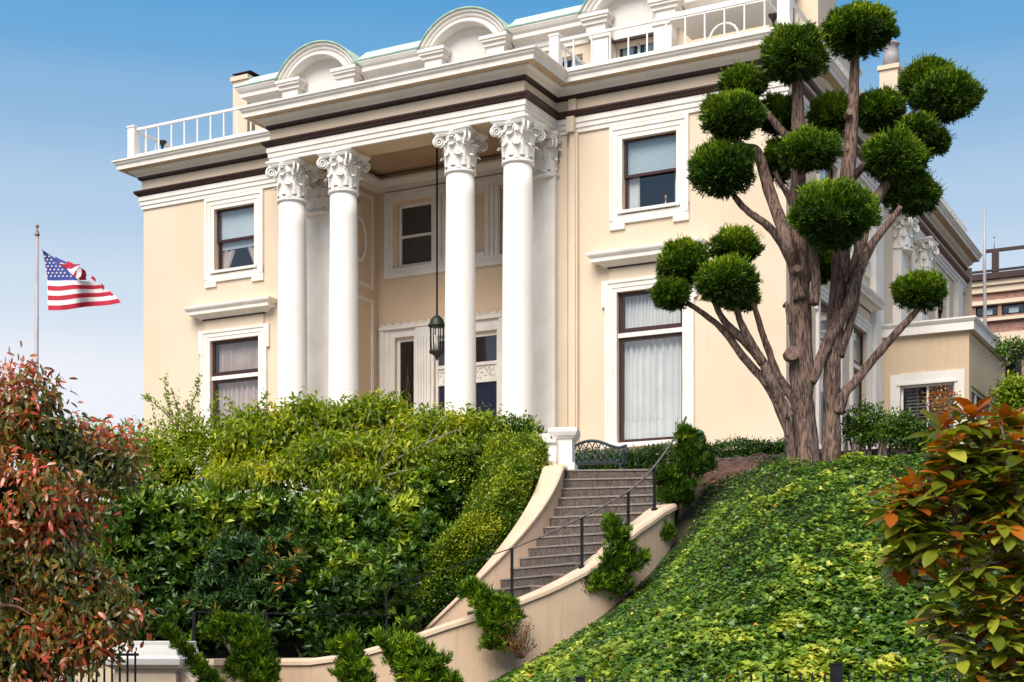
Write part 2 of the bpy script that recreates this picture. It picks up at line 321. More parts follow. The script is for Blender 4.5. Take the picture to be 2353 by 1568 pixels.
def sprigs(name, P, Nn, k, mat, L, Wd, parent=None, out=.7, jit=.7, up=.35, rad=.06, shape='kite', bend=.1, vm=.5, vs=.2, tone=None, freq=1.2, nup=.8):
    """k leaves round every point: a sprig, its mean direction leaning outwards and upwards; tone: colour drift over the plant"""
    n = len(P); ax = unit(Nn * out + UP * up + RNG.normal(size=(n, 3)) * .35)
    base = np.repeat(P, k, 0) + RNG.normal(size=(n * k, 3)) * rad; ax = np.repeat(ax, k, 0)
    D = unit(ax + rnd_dirs(n * k) * jit); No = unit(UP * nup + np.repeat(Nn, k, 0) * .5 + RNG.normal(size=(n * k, 3)) * .45)
    cl = np.repeat(vnoise(P, freq) * .45 + RNG.normal(size=n) * .12, k)
    var = np.clip(vm + cl + RNG.normal(size=n * k) * vs, 0, 1)
    if tone is not None: var = np.clip(var + np.repeat(tone, k), 0, 1)
    Ls = L * RNG.uniform(.65, 1.2, n * k); return leaves(name, base, D, No, Ls, Ls * Wd, mat, var, parent, shape, bend)

# ================================================================== THE MANSION (local x = along the front, y = into the depth)
GZ = 4.6                                              # terrace level
H = thing('mansion', 'cream two storey mansion with white columned portico, arched dormers and dark brown cornice bands', 'house', A, ROT)
H.location = (A.x, A.y, 0)
DEP = 19.7; LW = 17.37; MID = 8.68
Z0, ZA, ZT = GZ - .3, 13.07, 14.28
PW, PV = (5.33, 12.03), -1.55                         # portico sides and projection
def wall_holes(mb, x0, x1, z0, z1, holes, M, t=.25):
    xs = sorted({x0, x1, *[h[0] for h in holes], *[h[1] for h in holes]}); zs = sorted({z0, z1, *[h[2] for h in holes], *[h[3] for h in holes]})
    for a, b in zip(xs, xs[1:]):
        for c, d in zip(zs, zs[1:]):
            cx, cz = (a + b) / 2, (c + d) / 2
            if any(h[0] < cx < h[1] and h[2] < cz < h[3] for h in holes): continue
            mb.add([(a, 0, c), (b, 0, c), (b, 0, d), (a, 0, d)], [(0, 1, 2, 3)], M=M)
    for a, b, c, d in holes:
        mb.add([(a, 0, c), (b, 0, c), (b, 0, d), (a, 0, d), (a, t, c), (b, t, c), (b, t, d), (a, t, d)], [(0, 4, 5, 1), (1, 5, 6, 2), (2, 6, 7, 3), (3, 7, 4, 0)], M=M)
def TR(x, y, rz=0.): return Matrix.Translation((x, y, 0)) @ Matrix.Rotation(rz, 4, 'Z')
UPW = [(2.36, 3.63), (13.67, 14.94)]; LOW = [(2.22, 3.76), (13.54, 15.08)]
UZ, LZ = (11.19, 12.76), (6.10, 9.42)
mb = MB()
wall_holes(mb, 0, 6.15, Z0, 13.9, [(*UPW[0], *UZ), (*LOW[0], *LZ)], TR(0, 0))
mb.build('wall', M_wall, H); mb = MB()
wall_holes(mb, 11.2, LW, Z0, 13.9, [(*UPW[1], *UZ), (*LOW[1], *LZ)], TR(0, 0))
mb.build('wall', M_wall, H); mb = MB()
mb.add([(6.15, 0, Z0), (6.15, 1.8, Z0), (6.15, 1.8, 13.6), (6.15, 0, 13.6)], [(0, 1, 2, 3)])
mb.add([(11.2, 0, Z0), (11.2, 1.8, Z0), (11.2, 1.8, 13.6), (11.2, 0, 13.6)], [(0, 3, 2, 1)])
DH = [(6.66, 7.22, 5.3, 9.40), (7.80, 9.60, 5.3, 9.32), (10.16, 10.72, 5.3, 9.40), (6.72, 7.74, 11.15, 12.74), (9.66, 10.68, 11.15, 12.74)]
wall_holes(mb, 6.15, 11.2, Z0, 13.6, DH, TR(0, 1.8)); mb.build('recess_wall', M_rec, H); mb = MB()
# side: two storeys of windows
SR = R(90.7); SW_ = [(2.5, 4.0), (5.4, 6.75), (15.3, 16.7)]
sh = [(a, b, 11.19, 12.7) for a, b in SW_] + [(a, b, 6.1, 9.4) for a, b in SW_[:2]] + [(10.85, 11.85, 10.6, 12.6)]
wall_holes(mb, 0, DEP, Z0, 13.9, sh, TR(LW, 0, SR))
mb.add([(0, 0, Z0), (0, DEP, Z0), (0, DEP, 13.9), (0, 0, 13.9)], [(0, 3, 2, 1)])
mb.add([(0, DEP, Z0), (LW, DEP, Z0), (LW, DEP, 13.9), (0, DEP, 13.9)], [(0, 3, 2, 1)])
mb.build('side_and_rear_wall', M_wall, H)
# entablature, swept round the house and the portico
PATH = [(0, DEP), (0, 0), (PW[0], 0), (PW[0], PV), (PW[1], PV), (PW[1], 0), (LW, 0), (LW - .0122 * DEP, DEP)]
def ring(name, prof, mat): m_ = MB(); m_.sweep(PATH, prof); return m_.build(name, mat, H)
ring('architrave', [(-.02, 13.07), (.045, 13.07), (.045, 13.165), (.07, 13.17), (.07, 13.275), (.095, 13.28), (.095, 13.395), (-.02, 13.395)], M_trim)
ring('lower_dark_moulding', [(-.02, 13.397), (.10, 13.397), (.115, 13.42), (.165, 13.455), (.19, 13.50), (.19, 13.535), (-.02, 13.535)], M_dark)
ring('frieze', [(-.02, 13.537), (.03, 13.537), (.03, 13.82), (-.02, 13.82)], M_wall)
ring('upper_dark_moulding', [(-.02, 13.822), (.06, 13.822), (.10, 13.85), (.11, 13.905), (-.02, 13.905)], M_dark)
ring('bed_moulding', [(-.02, 13.907), (.13, 13.907), (.15, 13.94), (.24, 13.985), (.29, 14.04), (.29, 14.062), (-.02, 14.062)], M_trim)
ring('cornice_soffit', [(-.02, 14.065), (.455, 14.065), (.455, 14.10), (-.02, 14.10)], M_wall2)
ring('cornice', [(-.02, 14.102), (.44, 14.102), (.47, 14.055), (.485, 14.055), (.485, 14.15), (.50, 14.165), (.53, 14.19), (.545, 14.235), (.575, 14.245), (.575, 14.285), (.0, 14.33), (-.3, 14.33)], M_trim)
mb = MB(); mb.box(.3, LW - .45, .1, DEP - .1, 14.1, 14.30); mb.box(PW[0] + .05, PW[1] - .05, PV + .05, .2, 14.1, 14.305)
mb.build('roof', M_roof, H)
# portico: beam, ceiling, floor
mb = MB()
mb.box(PW[0] + .03, PW[1] - .03, PV + .03, PV + .70, 13.075, 13.6); mb.box(PW[0] + .03, PW[0] + .68, PV + .70, -.003, 13.075, 13.6); mb.box(PW[1] - .68, PW[1] - .03, PV + .70, -.003, 13.075, 13.6)
mb.build('portico_beam', M_wall2, H)
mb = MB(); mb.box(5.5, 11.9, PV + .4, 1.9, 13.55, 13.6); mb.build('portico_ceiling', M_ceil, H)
mb = MB(); mb.sweep([(6.02, PV + .70), (6.02, -.003)][::-1], [(0, 13.40), (.05, 13.40), (.13, 13.50), (.13, 13.549), (0, 13.549)])
mb.sweep([(11.34, PV + .7), (6.03, PV + .7)], [(0, 13.40), (.05, 13.40), (.13, 13.50), (.13, 13.549), (0, 13.549)])
mb.sweep([(6.15, .05), (6.15, 1.8), (11.2, 1.8), (11.2, .05)][::1], [(-.0, 13.10), (.05, 13.10), (.07, 13.22), (.19, 13.34), (.19, 13.40), (0, 13.40)])
mb.build('ceiling_moulding', M_trim, H)
mb = MB(); mb.box(4.7, 12.6, -2.35, 1.9, GZ - .2, 5.3)
for i, z in enumerate((5.15, 5.0, 4.85)): mb.box(5.3, 12.05, -2.35 - .32 * (i + 1), -2.35 - .32 * i, GZ - .2, z)
mb.build('portico_bounce_floor', M_bounce, H)

# columns
def acanthus(mb, ang, r0, z0, h, wd, curl, M=None):
    """one leaf standing on the bell and curling over at the tip, its edge notched into lobes"""
    nl, nw = 11, 6; vs = []; ca, sa = math.cos(ang), math.sin(ang)
    for j in range(nl + 1):
        t = j / nl
        if t < .72: r = r0 + .012 + .05 * t * t; z = z0 + h * t / .78
        else:
            q = (t - .72) / .28 * math.pi * .95; r = r0 + .012 + .026 + curl * (1 - math.cos(q)) * .62; z = z0 + h * .923 + curl * math.sin(q) * .85
        wl_ = wd * (.78 + .26 * math.sin(t * 2.4)) * (.72 + .28 * abs(math.cos(t * math.pi * 3.5))) * (1 if t < .8 else 1 - (t - .8) * 2.2)
        for i in range(nw + 1):
            s = (i / nw - .5) * 2; rr = r + .028 * (1 - abs(s)) ** .6 * (1 - .3 * t) - .018 * abs(s) ** 2 + .008 * math.cos(s * 12)
            x, y = rr, s * wl_; vs.append((x * ca - y * sa, x * sa + y * ca, z))
    fs = [(j * (nw + 1) + i, j * (nw + 1) + i + 1, (j + 1) * (nw + 1) + i + 1, (j + 1) * (nw + 1) + i) for j in range(nl) for i in range(nw)]
    mb.add(vs, fs, True, M)
def spiral(mb, ang, r0, z0, R0, turns, th, M=None, side=1):
    """volute rolling outward in the vertical plane at angle ang"""
    pts = []; rad = []; n = 34; ca, sa = math.cos(ang), math.sin(ang)
    pts.append((r0 - R0 * 1.7, z0 - R0 * 2.6)); rad.append(th * .8); pts.append((r0 - R0 * 1.15, z0 - R0 * .8)); rad.append(th)
    for i in range(n):
        t = i / (n - 1); q = math.pi * .95 - t * turns * 2 * math.pi; rr = R0 * (1 - t) ** .9 + .008
        pts.append((r0 + rr * math.cos(q), z0 + rr * math.sin(q))); rad.append(th * (1 - .55 * t))
    P = [Vector((x * ca, x * sa, z)) for x, z in pts]; 
    if M: P = [M @ p for p in P]
    mb.tube(P, rad, 7)
def capital(mb, r, M=None):
    """Corinthian capital of height .93 for a shaft of top radius r"""
    mb.lathe((0, 0, 0), [(r * 1.0, -.005), (r * 1.12, .0), (r * 1.16, .03), (r * 1.12, .06), (r * 1.0, .065), (r * .96, .12), (r * .97, .45), (r * 1.06, .66), (r * 1.25, .79)], 32, True, M)
    for k in range(8): acanthus(mb, k * math.pi / 4 + math.pi / 8, r * .97, .08, .27, .105, .075, M)
    for k in range(8): acanthus(mb, k * math.pi / 4, r * .99, .14, .44, .11, .085, M)
    for k in range(8): acanthus(mb, k * math.pi / 4 + math.pi / 8, r * 1.02, .42, .22, .075, .06, M)
    for k in range(4):
        a = math.pi / 4 + k * math.pi / 2
        for d in (-.085, .085): spiral(mb, a + d, r * 1.62, .69, .115, 2.1, .026, M)
        ca, sa = math.cos(a), math.sin(a)
        for q in (-1, 1):      # small inner helices under the flower
            a2 = k * math.pi / 2 + q * .20; spiral(mb, a2, r * 1.12, .70, .055, 1.6, .014, M)
        b = k * math.pi / 2; c_ = (math.cos(b) * r * 1.30, math.sin(b) * r * 1.30, .80)
        for p in range(6):
            e = p * math.pi / 3; d = Vector((-math.sin(b) * math.cos(e) * .055, math.cos(b) * math.cos(e) * .055, math.sin(e) * .055))
            mb.lathe((c_[0] + d.x, c_[1] + d.y, c_[2] + d.z - .025), [(.001, 0), (.028, .012), (.034, .025), (.028, .038), (.001, .05)], 8, True, M)
        mb.lathe((c_[0] * 1.05, c_[1] * 1.05, c_[2] - .03), [(.001, 0), (.026, .014), (.03, .03), (.026, .046), (.001, .06)], 8, True, M)
    # abacus with hollow sides
    outl = []
    for k in range(4):
        c0 = math.pi / 4 + k * math.pi / 2
        for q in range(9):
            t = q / 8; ang = c0 + .06 + (math.pi / 2 - .12) * t; rad_ = r * (1.30 + .62 * abs(2 * t - 1) ** 2.0)
            outl.append((rad_ * math.cos(ang), rad_ * math.sin(ang)))
    n = len(outl); vs = []
    for o, z in ((.90, .80), (.96, .84), (.98, .865), (1.04, .885), (1.05, .93)): vs += [(x * o, y * o, z) for x, y in outl]
    fs = [(j * n + i, j * n + (i + 1) % n, (j + 1) * n + (i + 1) % n, (j + 1) * n + i) for j in range(4) for i in range(n)]
    fs += [tuple(range(n))[::-1], tuple(4 * n + i for i in range(n))]; mb.add(vs, fs, False, M)
CB, CT = 5.3, 13.07; r0, r1 = .35, .315
sm = MB(); prof = []
for i in range(13):
    t = i / 12; prof.append((r0 - (r0 - r1) * max(0, (t - .3) / .7) ** 1.6, CB + .36 + (CT - .93 - CB - .36) * t))
sm.lathe((0, 0, 0), prof, 40)
bm_ = MB(); bm_.box(-.48, .48, -.48, .48, CB, CB + .12)
bm_.lathe((0, 0, CB), [(.44, .12), (.47, .15), (.48, .18), (.46, .22), (.41, .23), (.39, .25), (.40, .27), (.42, .29), (.42, .32), (.38, .34), (.36, .37)], 40)
cm = MB(); capital(cm, r1)
proto = None
for i, u in enumerate((5.66, 7.13, 10.26, 11.71)):
    if proto is None:
        proto = sm.build('column', M_white, H); cb = cm.build('capital', M_white, proto); cb.location.z = CT - .93; bm_.build('base', M_white, proto)
        c = proto
    else: c = copy_tree(proto, H)
    c.location = (u, -1.2, 0)
# pilasters against the wall with flattened capitals
pm = MB(); pm.box(-.35, .35, -.17, .05, CB, CT - .9); pm.box(-.38, .38, -.2, .05, CT - .90, CT - .86); pm.box(-.42, .42, -.24, .05, CB, CB + .2)
for x in (-.35, .31): pm.box(x, x + .04, -.185, -.17, CB + .3, CT - 1.0)
pc = MB(); pc.box(-.34, .34, -.15, .05, 0, .8)
Mq = Matrix.Translation((0, -.10, 0)) @ Matrix.Diagonal((1.04, .62, 1, 1)); capital(pc, r1, Mq)
proto = None
for u in (5.66, 11.75):
    if proto is None: proto = pm.build('pilaster', M_trim, H); q = pc.build('capital', M_trim, proto); q.location.z = CT - .93; c = proto
    else: c = copy_tree(proto, H)
    c.location = (u, 0, 0)
# side pilasters with capitals further back, and the wide plain one
sp_ = MB(); sp_.box(-.42, .42, -.22, .05, GZ - .2, CT - .9); sp_.box(-.46, .46, -.26, .05, CT - .9, CT - .86)
proto = None
for v in (10.05, 12.65):
    if proto is None: proto = sp_.build('side_pilaster', M_trim, H, rz=SR); q = pc.build('capital', M_trim, proto); q.location = (0, -.05, CT - .93); q.scale = (1.0, 1.15, 1); c = proto
    else: c = copy_tree(proto, H)
    c.location = (LW - .0122 * v, v, 0)
for va, vb in ((7.15, 7.92), (17.9, 18.6)): mb = MB(); mb.box(LW - .3, LW + .15 - .0122 * va, va, vb, GZ - .2, CT - .003); mb.build('pilaster_strip', M_trim, H)
mb = MB(); mb.box(12.42, 12.62, -.10, .02, GZ - .2, 13.05); mb.box(12.46, 12.58, -.14, -.10, GZ - .2, 13.05)
mb.box(12.40, 12.58, -.22, -.098, 13.06, 13.395); mb.box(12.40, 12.58, -.10, -.03, 13.54, 13.82)
mb.build('downpipe', M_wall, H)
mb = MB(); mb.box(12.16, 12.34, -.03, .0, GZ - .2, 13.05); mb.build('wall_strip', M_wall, H)

# ------------------------------------------------------------------ windows
def surround(mb, x0, x1, z0, z1, wd, proud=.06, bottom=True, ears=0., lug=0.):
    """three stepped bands round an opening; joints butt so that no two faces share a plane"""
    st = [(0, .34, proud * .55), (.34, .72, proud * .8), (.72, 1.0, proud * 1.15)]
    for a, b, p in st:
        a_, b_ = a * wd, b * wd
        mb.box(x0 - b_, x0 - a_, -p, .01, z0 - (a_ if bottom else 0), z1 + b_); mb.box(x1 + a_, x1 + b_, -p, .01, z0 - (a_ if bottom else 0), z1 + b_)
        mb.box(x0 - a_, x1 + a_, -p, .01, z1 + a_, z1 + b_)
    if ears:
        for s in (-1, 1):
            xa = x0 - wd - .075 if s < 0 else x1 + wd; mb.box(xa, xa + .075, -proud * 1.15, .01, z1 + wd - ears, z1 + wd)
    if bottom:
        mb.box(x0 - wd * .34, x1 + wd * .34, -.10, .01, z0 - .07, z0 - .004)
        mb.box(x0 - wd, x1 + wd, -proud * .9, .01, z0 - .28, z0 - .10)
        for s in (-1, 1):
            xa = x0 - wd if s < 0 else x1 + wd - .36; mb.box(xa, xa + .36, -proud * .88, .01, z0 - .40, z0 - .283)
        mb.box(x0 - wd, x0, -proud * .82, .01, z0 - .10, z0); mb.box(x1, x1 + wd, -proud * .82, .01, z0 - .10, z0)
def sheet(mb, x0, x1, z0, z1, y, amp=.02, folds=9, seed=0, top=None):
    n = folds * 8; vs = []; 
    for i in range(n + 1):
        t = i / n; ph = t * folds * 2 * math.pi + 1.3 * math.sin(t * 9 + seed)
        yy = y + amp * math.sin(ph) + amp * .4 * math.sin(ph * 2.3 + seed); x = x0 + (x1 - x0) * t
        vs += [(x, yy, z0), (x, y + (yy - y) * .7, z1)]
    mb.add(vs, [(2 * i, 2 * i + 2, 2 * i + 3, 2 * i + 1) for i in range(n)], True)
def room(w_, x0, x1, z0, z1, y0=.3, y1=1.4):
    mb = MB(); mb.add([(x0, y0, z0), (x1, y0, z0), (x1, y0, z1), (x0, y0, z1), (x0, y1, z0), (x1, y1, z0), (x1, y1, z1), (x0, y1, z1)],
                      [(0, 4, 5, 1), (1, 5, 6, 2), (2, 6, 7, 3), (3, 7, 4, 0), (4, 7, 6, 5)])
    mb.build('window_recess', M_room, w_)
def sash(mb, x0, x1, z0, z1, y, wd, t=.05):
    mb.box(x0, x0 + wd, y, y + t, z0, z1); mb.box(x1 - wd, x1, y, y + t, z0, z1)
    mb.box(x0 + wd, x1 - wd, y, y + t, z0, z0 + wd * 1.2); mb.box(x0 + wd, x1 - wd, y, y + t, z1 - wd, z1)
def upper_window(x0, x1, z0, z1, kind, parent, loc=(0, 0, 0), rz=0., wd=.29, frame_m=M_sash, label=None):
    mb = MB(); surround(mb, x0, x1, z0, z1, wd); w_ = mb.build('window', M_trim, parent, loc, rz)
    if label: w_['label'] = label
    m = z0 + (z1 - z0) * .49; f = MB(); sash(f, x0, x1, m - .03, z1, .09, .05); sash(f, x0, x1, z0, m + .04, .145, .06)
    f.build('sash_frame', frame_m, w_)
    g = MB(); g.box(x0 + .05, x1 - .05, .11, .118, m, z1 - .05); g.box(x0 + .06, x1 - .06, .165, .173, z0 + .06, m); g.build('pane', M_glass, w_)
    room(w_, x0, x1, z0, z1)
    if kind == 'blind':
        b = MB(); n = 34
        for i in range(n): za = m + .02 + (z1 - m - .02) * i / n; b.box(x0 + .04, x1 - .04, .215 + .006 * (i % 2), .22 + .006 * (i % 2), za, za + (z1 - m) / n * .96)
        b.build('blind', M_blind, w_)
        c = MB(); sheet(c, x0 + .04, x0 + .30, z0, m, .25, .02, 4); sheet(c, x1 - .14, x1 - .02, z0, m, .25, .015, 2, 2); c.build('curtain', M_curt, w_)
        k = MB(); k.lathe((x1 - .38, .32, z0 + .06), [(.03, 0), (.05, .05), (.02, .1), (.025, .16), (.045, .2), (.02, .25)], 10); k.build('ornament', M_brass, w_)
    elif kind == 'shade':
        b = MB(); b.box(x0 + .05, x1 - .05, .215, .225, m + .03, z1 - .02); b.box(x0 + .05, x1 - .05, .23, .24, m - .20, m + .03); b.build('blind', M_blind, w_)
        c = MB(); 
        for s in (-1, 1):
            vs = []; n = 24; xe = x0 + .03 if s < 0 else x1 - .03
            for i in range(n + 1):
                t = i / n; vs += [(xe + (-s) * t * .16, .26 + .02 * math.sin(t * 14), z0), (xe + (-s) * t * .42, .26 + .02 * math.sin(t * 14), m - .2)]
            c.add(vs, [(2 * i, 2 * i + 2, 2 * i + 3, 2 * i + 1) for i in range(n)], True)
        c.build('curtain', M_curtp, w_)
    elif kind == 'screen':
        b = MB(); b.box(x0 + .04, x1 - .04, .215, .22, z0 + .02, z1 - .02); b.build('insect_screen', M_scr, w_)
    else:
        c = MB(); sheet(c, x0 + .04, x1 - .04, z0, z1, .27, .02, 11); c.build('curtain', M_curt, w_)
    return w_
def pediment(mb, x0, x1, z, dep=.32):
    """flat hood on a plain frieze: profile swept round three sides"""
    path = [(x0, .0), (x0, -.03), (x1, -.03), (x1, .0)]
    mb.sweep(path, [(-.02, z), (.04, z), (.07, z + .03), (.13, z + .07), (.15, z + .09), (dep - .07, z + .095), (dep - .07, z + .18), (dep - .05, z + .19), (dep - .01, z + .235), (dep, z + .27), (dep, z + .30), (-.02, z + .33)])
    mb.add([(x0 - .02, -.05, z + .32), (x1 + .02, -.05, z + .32), (x1 + .02, .02, z + .33), (x0 - .02, .02, z + .33)], [(0, 1, 2, 3)])
def tall_window(x0, x1, z0, z1, parent, loc=(0, 0, 0), rz=0., cm_=M_curt, label=None):
    wd = .27; mb = MB(); surround(mb, x0, x1, z0, z1, wd, bottom=False, ears=.58); mb.box(x0 - wd - .04, x1 + wd + .04, -.13, .01, z0 - .10, z0 - .004)
    w_ = mb.build('tall_window', M_trim, parent, loc, rz)
    if label: w_['label'] = label
    tz = z0 + (z1 - z0) * .715
    f = MB(); sash(f, x0, x1, tz + .05, z1, .08, .085); sash(f, x0, x1, z0, tz - .05, .11, .075); f.build('sash_frame', M_sash, w_)
    t = MB(); t.box(x0, x1, .05, .16, tz - .048, tz + .048); t.build('transom_bar', M_trim, w_)
    g = MB(); g.box(x0 + .08, x1 - .08, .10, .108, tz + .12, z1 - .08); g.box(x0 + .07, x1 - .07, .13, .138, z0 + .08, tz - .12); g.build('pane', M_glass, w_)
    room(w_, x0, x1, z0, z1)
    c = MB(); sheet(c, x0 + .06, x1 - .06, tz + .02, z1 - .02, .28, .04, 17, 1); sheet(c, x0 + .06, x1 - .06, z0 + .50, tz, .30, .06, 9, 4); c.build('curtain', cm_, w_)
    c = MB(); sheet(c, x0 + .06, x1 - .06, z0, z0 + .50, .28, .05, 9, 4.3); c.build('curtain_hem', cm_, w_)
    p = MB(); p.box(x0 - .17, x1 + .17, -.045, .01, z1 + wd, z1 + wd + .27); p.build('hood_frieze', M_wall, w_)
    p = MB(); p.box(x0 - .20, x1 + .20, -.075, .01, z1 + wd + .255, z1 + wd + .285); p.build('dark_fillet', M_dark, w_)
    p = MB(); pediment(p, x0 - .24, x1 + .24, z1 + wd + .286, .34); p.build('hood', M_trim, w_)
    return w_
upper_window(*UPW[0], *UZ, 'shade', H, label='left window with a half drawn blind and pink curtains')
upper_window(*UPW[1], *UZ, 'blind', H, label='right window with a pale blind over its upper sash')
tall_window(*LOW[0], *LZ, H, cm_=M_curtp); tall_window(*LOW[1], *LZ, H)
for i, (a, b) in enumerate(SW_):
    upper_window(a, b, 11.19, 12.70, 'curtain' if i != 2 else 'screen', H, (LW, 0, 0), SR, wd=.2)
    if i < 2: tall_window(a, b, 6.1, 9.4, H, (LW, 0, 0), SR)
mb = MB(); surround(mb, 10.85, 11.85, 10.6, 12.6, .18); w_ = mb.build('window', M_trim, H, (LW, 0, 0), SR)
f = MB(); sash(f, 10.85, 11.85, 10.6, 12.6, .1, .06); f.build('sash_frame', M_sash, w_); g = MB(); g.box(10.9, 11.8, .12, .128, 10.65, 12.55); g.build('pane', M_glassd, w_); room(w_, 10.85, 11.85, 10.6, 12.6)
# small square windows and panels low on the side wall
for v0, z0 in ((8.6, 9.4), (11.0, 9.5), (13.5, 9.4)):
    mb = MB(); pediment(mb, v0, v0 + .75, z0, .2); mb.box(v0 - .02, v0 + .77, -.03, .01, z0 - .35, z0 - .02); mb.build('side_hood', M_trim, H, (LW, 0, 0), SR)

# entrance wall inside the portico (local y = 1.8)
E_ = MB(); y = 1.8
def bx(m_, x0, x1, p, z0, z1): m_.box(x0, x1, y - p, y + .01, z0, z1)
for s in (0, 1):
    X = lambda a: a if s == 0 else 17.38 - a
    def bs(a, b, p, z0, z1): x_, y_ = sorted((X(a), X(b))); bx(E_, x_, y_, p, z0, z1)
    bs(6.24, 6.36, .09, 5.3, 9.60); bs(6.36, 6.50, .06, 5.3, 9.60); bs(6.50, 6.66, .045, 5.3, 9.60)
    bs(7.22, 7.30, .045, 5.3, 9.60); bs(7.30, 7.72, .10, 5.3, 9.60); bs(7.72, 7.80, .05, 5.3, 9.60)
    for q in (7.36, 7.44, 7.52, 7.60): bs(q, q + .03, .125, 5.6, 9.35)
    bs(6.66, 7.22, .045, 9.40, 9.60)
bx(E_, 7.80, 9.58, .05, 9.33, 9.60); bx(E_, 6.22, 11.16, .125, 9.602, 9.66)
surr = E_.build('door_surround', M_trim, H)
c_ = MB(); rr = random.Random(4)           # carved leaf band over the doorway
for i in range(150):
    x = 6.24 + 4.9 * i / 150; z = 9.70 + .03 * math.sin(i * .9); c_.lathe((x, y - .07, z), [(.004, -.035), (rr.uniform(.02, .035), -.01), (rr.uniform(.015, .03), .02), (.004, rr.uniform(.04, .07))], 6)
for z in np.arange(8.6, 9.7, .06):
    for x in (6.20, 11.18): c_.lathe((x, y - .05, z), [(.004, -.03), (.03, 0), (.004, .035)], 6)
c_.box(6.24, 11.14, y - .09, y + .005, 9.663, 9.70); c_.build('carved_band', M_trim, surr)
for x0, x1 in ((6.66, 7.22), (10.16, 10.72)):
    f = MB(); f.box(x0, x0 + .09, y + .06, y + .14, 5.3, 9.4); f.box(x1 - .02, x1, y + .06, y + .14, 5.3, 9.4); f.box(x0 + .09, x1 - .02, y + .06, y + .14, 9.30, 9.4)
    w_ = f.build('sidelight', M_trim, H); g = MB(); g.box(x0 + .09, x1 - .02, y + .09, y + .10, 5.3, 9.3); g.build('pane', M_glassd, w_)
    k = MB(); xc = (x0 + x1) / 2 + .03; P3 = lambda l: [(xc + a, y + .075, 6.7 + b) for a, b in l]
    for sgn in (-1, 1):
        k.tube(catmull(P3([(0, 1.75), (sgn * .05, 1.5), (sgn * .02, 1.25), (sgn * .09, 1.1), (sgn * .10, .8), (sgn * .05, .4), (sgn * .03, -.4)]), 4), .007, 5)
        k.tube(catmull(P3([(sgn * .04, -.1), (sgn * .1, .3), (sgn * .16, .62), (sgn * .20, .55), (sgn * .18, .3)]), 4), .007, 5)
    k.tube(P3([(0, 1.95), (0, 1.3)]), .006, 5); k.build('ironwork', M_rail, w_); room(w_, x0, x1, 5.3, 9.4, y + .2, y + .8)
# door with transom light
f = MB(); x0, x1 = 7.80, 9.60
f.box(x0, x0 + .07, y + .05, y + .16, 5.3, 9.32); f.box(x1 - .07, x1, y + .05, y + .16, 5.3, 9.32); f.box(x0 + .07, x1 - .07, y + .05, y + .16, 9.22, 9.32)
f.box(x0 + .07, x1 - .07, y + .05, y + .16, 8.52, 8.60); f.box(x0 + .07, x1 - .07, y + .04, y + .17, 8.10, 8.18); f.box(x0 + .07, x1 - .07, y + .09, y + .15, 8.18, 8.52)
T_ = f.build('transom_frame', M_trim, H)
c_ = MB()
for i in range(110):
    xx = x0 + .12 + (x1 - x0 - .24) * rr.random(); zz = 8.22 + .26 * rr.random(); c_.lathe((xx, y + .08, zz), [(.003, -.03), (rr.uniform(.015, .03), 0), (.003, rr.uniform(.02, .04))], 6)
c_.build('carved_panel', M_trim, T_)
g = MB(); g.box(x0 + .07, x1 - .07, y + .10, y + .11, 8.60, 9.22); g.build('pane', M_glassd, T_); room(T_, x0, x1, 5.3, 9.32, y + .35, y + 1.0)
for q in (0, 1):
    a = x0 + .07 + q * .83; d = MB(); d.box(a + .005, a + .825, y + .10, y + .15, 5.3, 8.10)
    for za, zb in ((5.5, 6.4), (6.6, 7.95)):
        d.box(a + .12, a + .70, y + .085, y + .10, za, zb); d.box(a + .17, a + .65, y + .07, y + .085, za + .06, zb - .06)
    dd = d.build('door', M_navy, H); k = MB(); kx = a + .72 if q == 0 else a + .10
    k.lathe((a + .45, y + .05, 6.98), [(.005, 0), (.04, .02), (.05, .05), (.04, .08), (.005, .10)], 12); k.lathe((a + .45, y + .05, 6.72), [(.01, 0), (.06, .03), (.05, .10), (.02, .2), (.005, .22)], 12)
    k.build('door_knocker', M_brass, dd); k = MB(); k.lathe((kx, y + .04, 6.3), [(.01, 0), (.035, .02), (.035, .05), (.01, .07)], 12); k.build('handle', M_brass, dd)
# three part window over the door
T = MB()
for a, b in ((6.36, 11.02),):
    for (p, q, r_) in ((0, .12, .08), (.12, .24, .055)):
        T.box(a + p, a + q, y - r_, y + .01, 10.9 + p, 13.06 - p); T.box(b - q, b - p, y - r_, y + .01, 10.9 + p, 13.06 - p)
        T.box(a + q, b - q, y - r_, y + .01, 13.06 - q, 13.06 - p); T.box(a + q, b - q, y - r_, y + .01, 10.9 + p, 10.9 + q)
for a in (7.80, 7.93, 8.06, 9.28, 9.41, 9.54): T.box(a, a + .09, y - .065, y + .01, 11.14, 12.82)
for a in (7.75, 9.24): T.box(a, a + .42, y - .04, y + .005, 11.145, 12.815)
T.box(8.171, 9.239, y - .05, y + .01, 12.70, 12.82); T.box(8.171, 9.239, y - .05, y + .01, 11.14, 11.26)
tw = T.build('upper_porch_window', M_trim, H)
for x0, x1 in ((6.72, 7.74), (9.66, 10.68)):
    f = MB(); sash(f, x0, x1, 11.15, 12.74, y + .06, .075); f.box(x0, x1, y + .05, y + .12, 11.90, 11.96); fr = f.build('sash_frame', M_trim, tw)
    g = MB(); g.box(x0 + .05, x1 - .05, y + .10, y + .105, 11.2, 12.7); g.build('insect_screen', M_scr, tw)
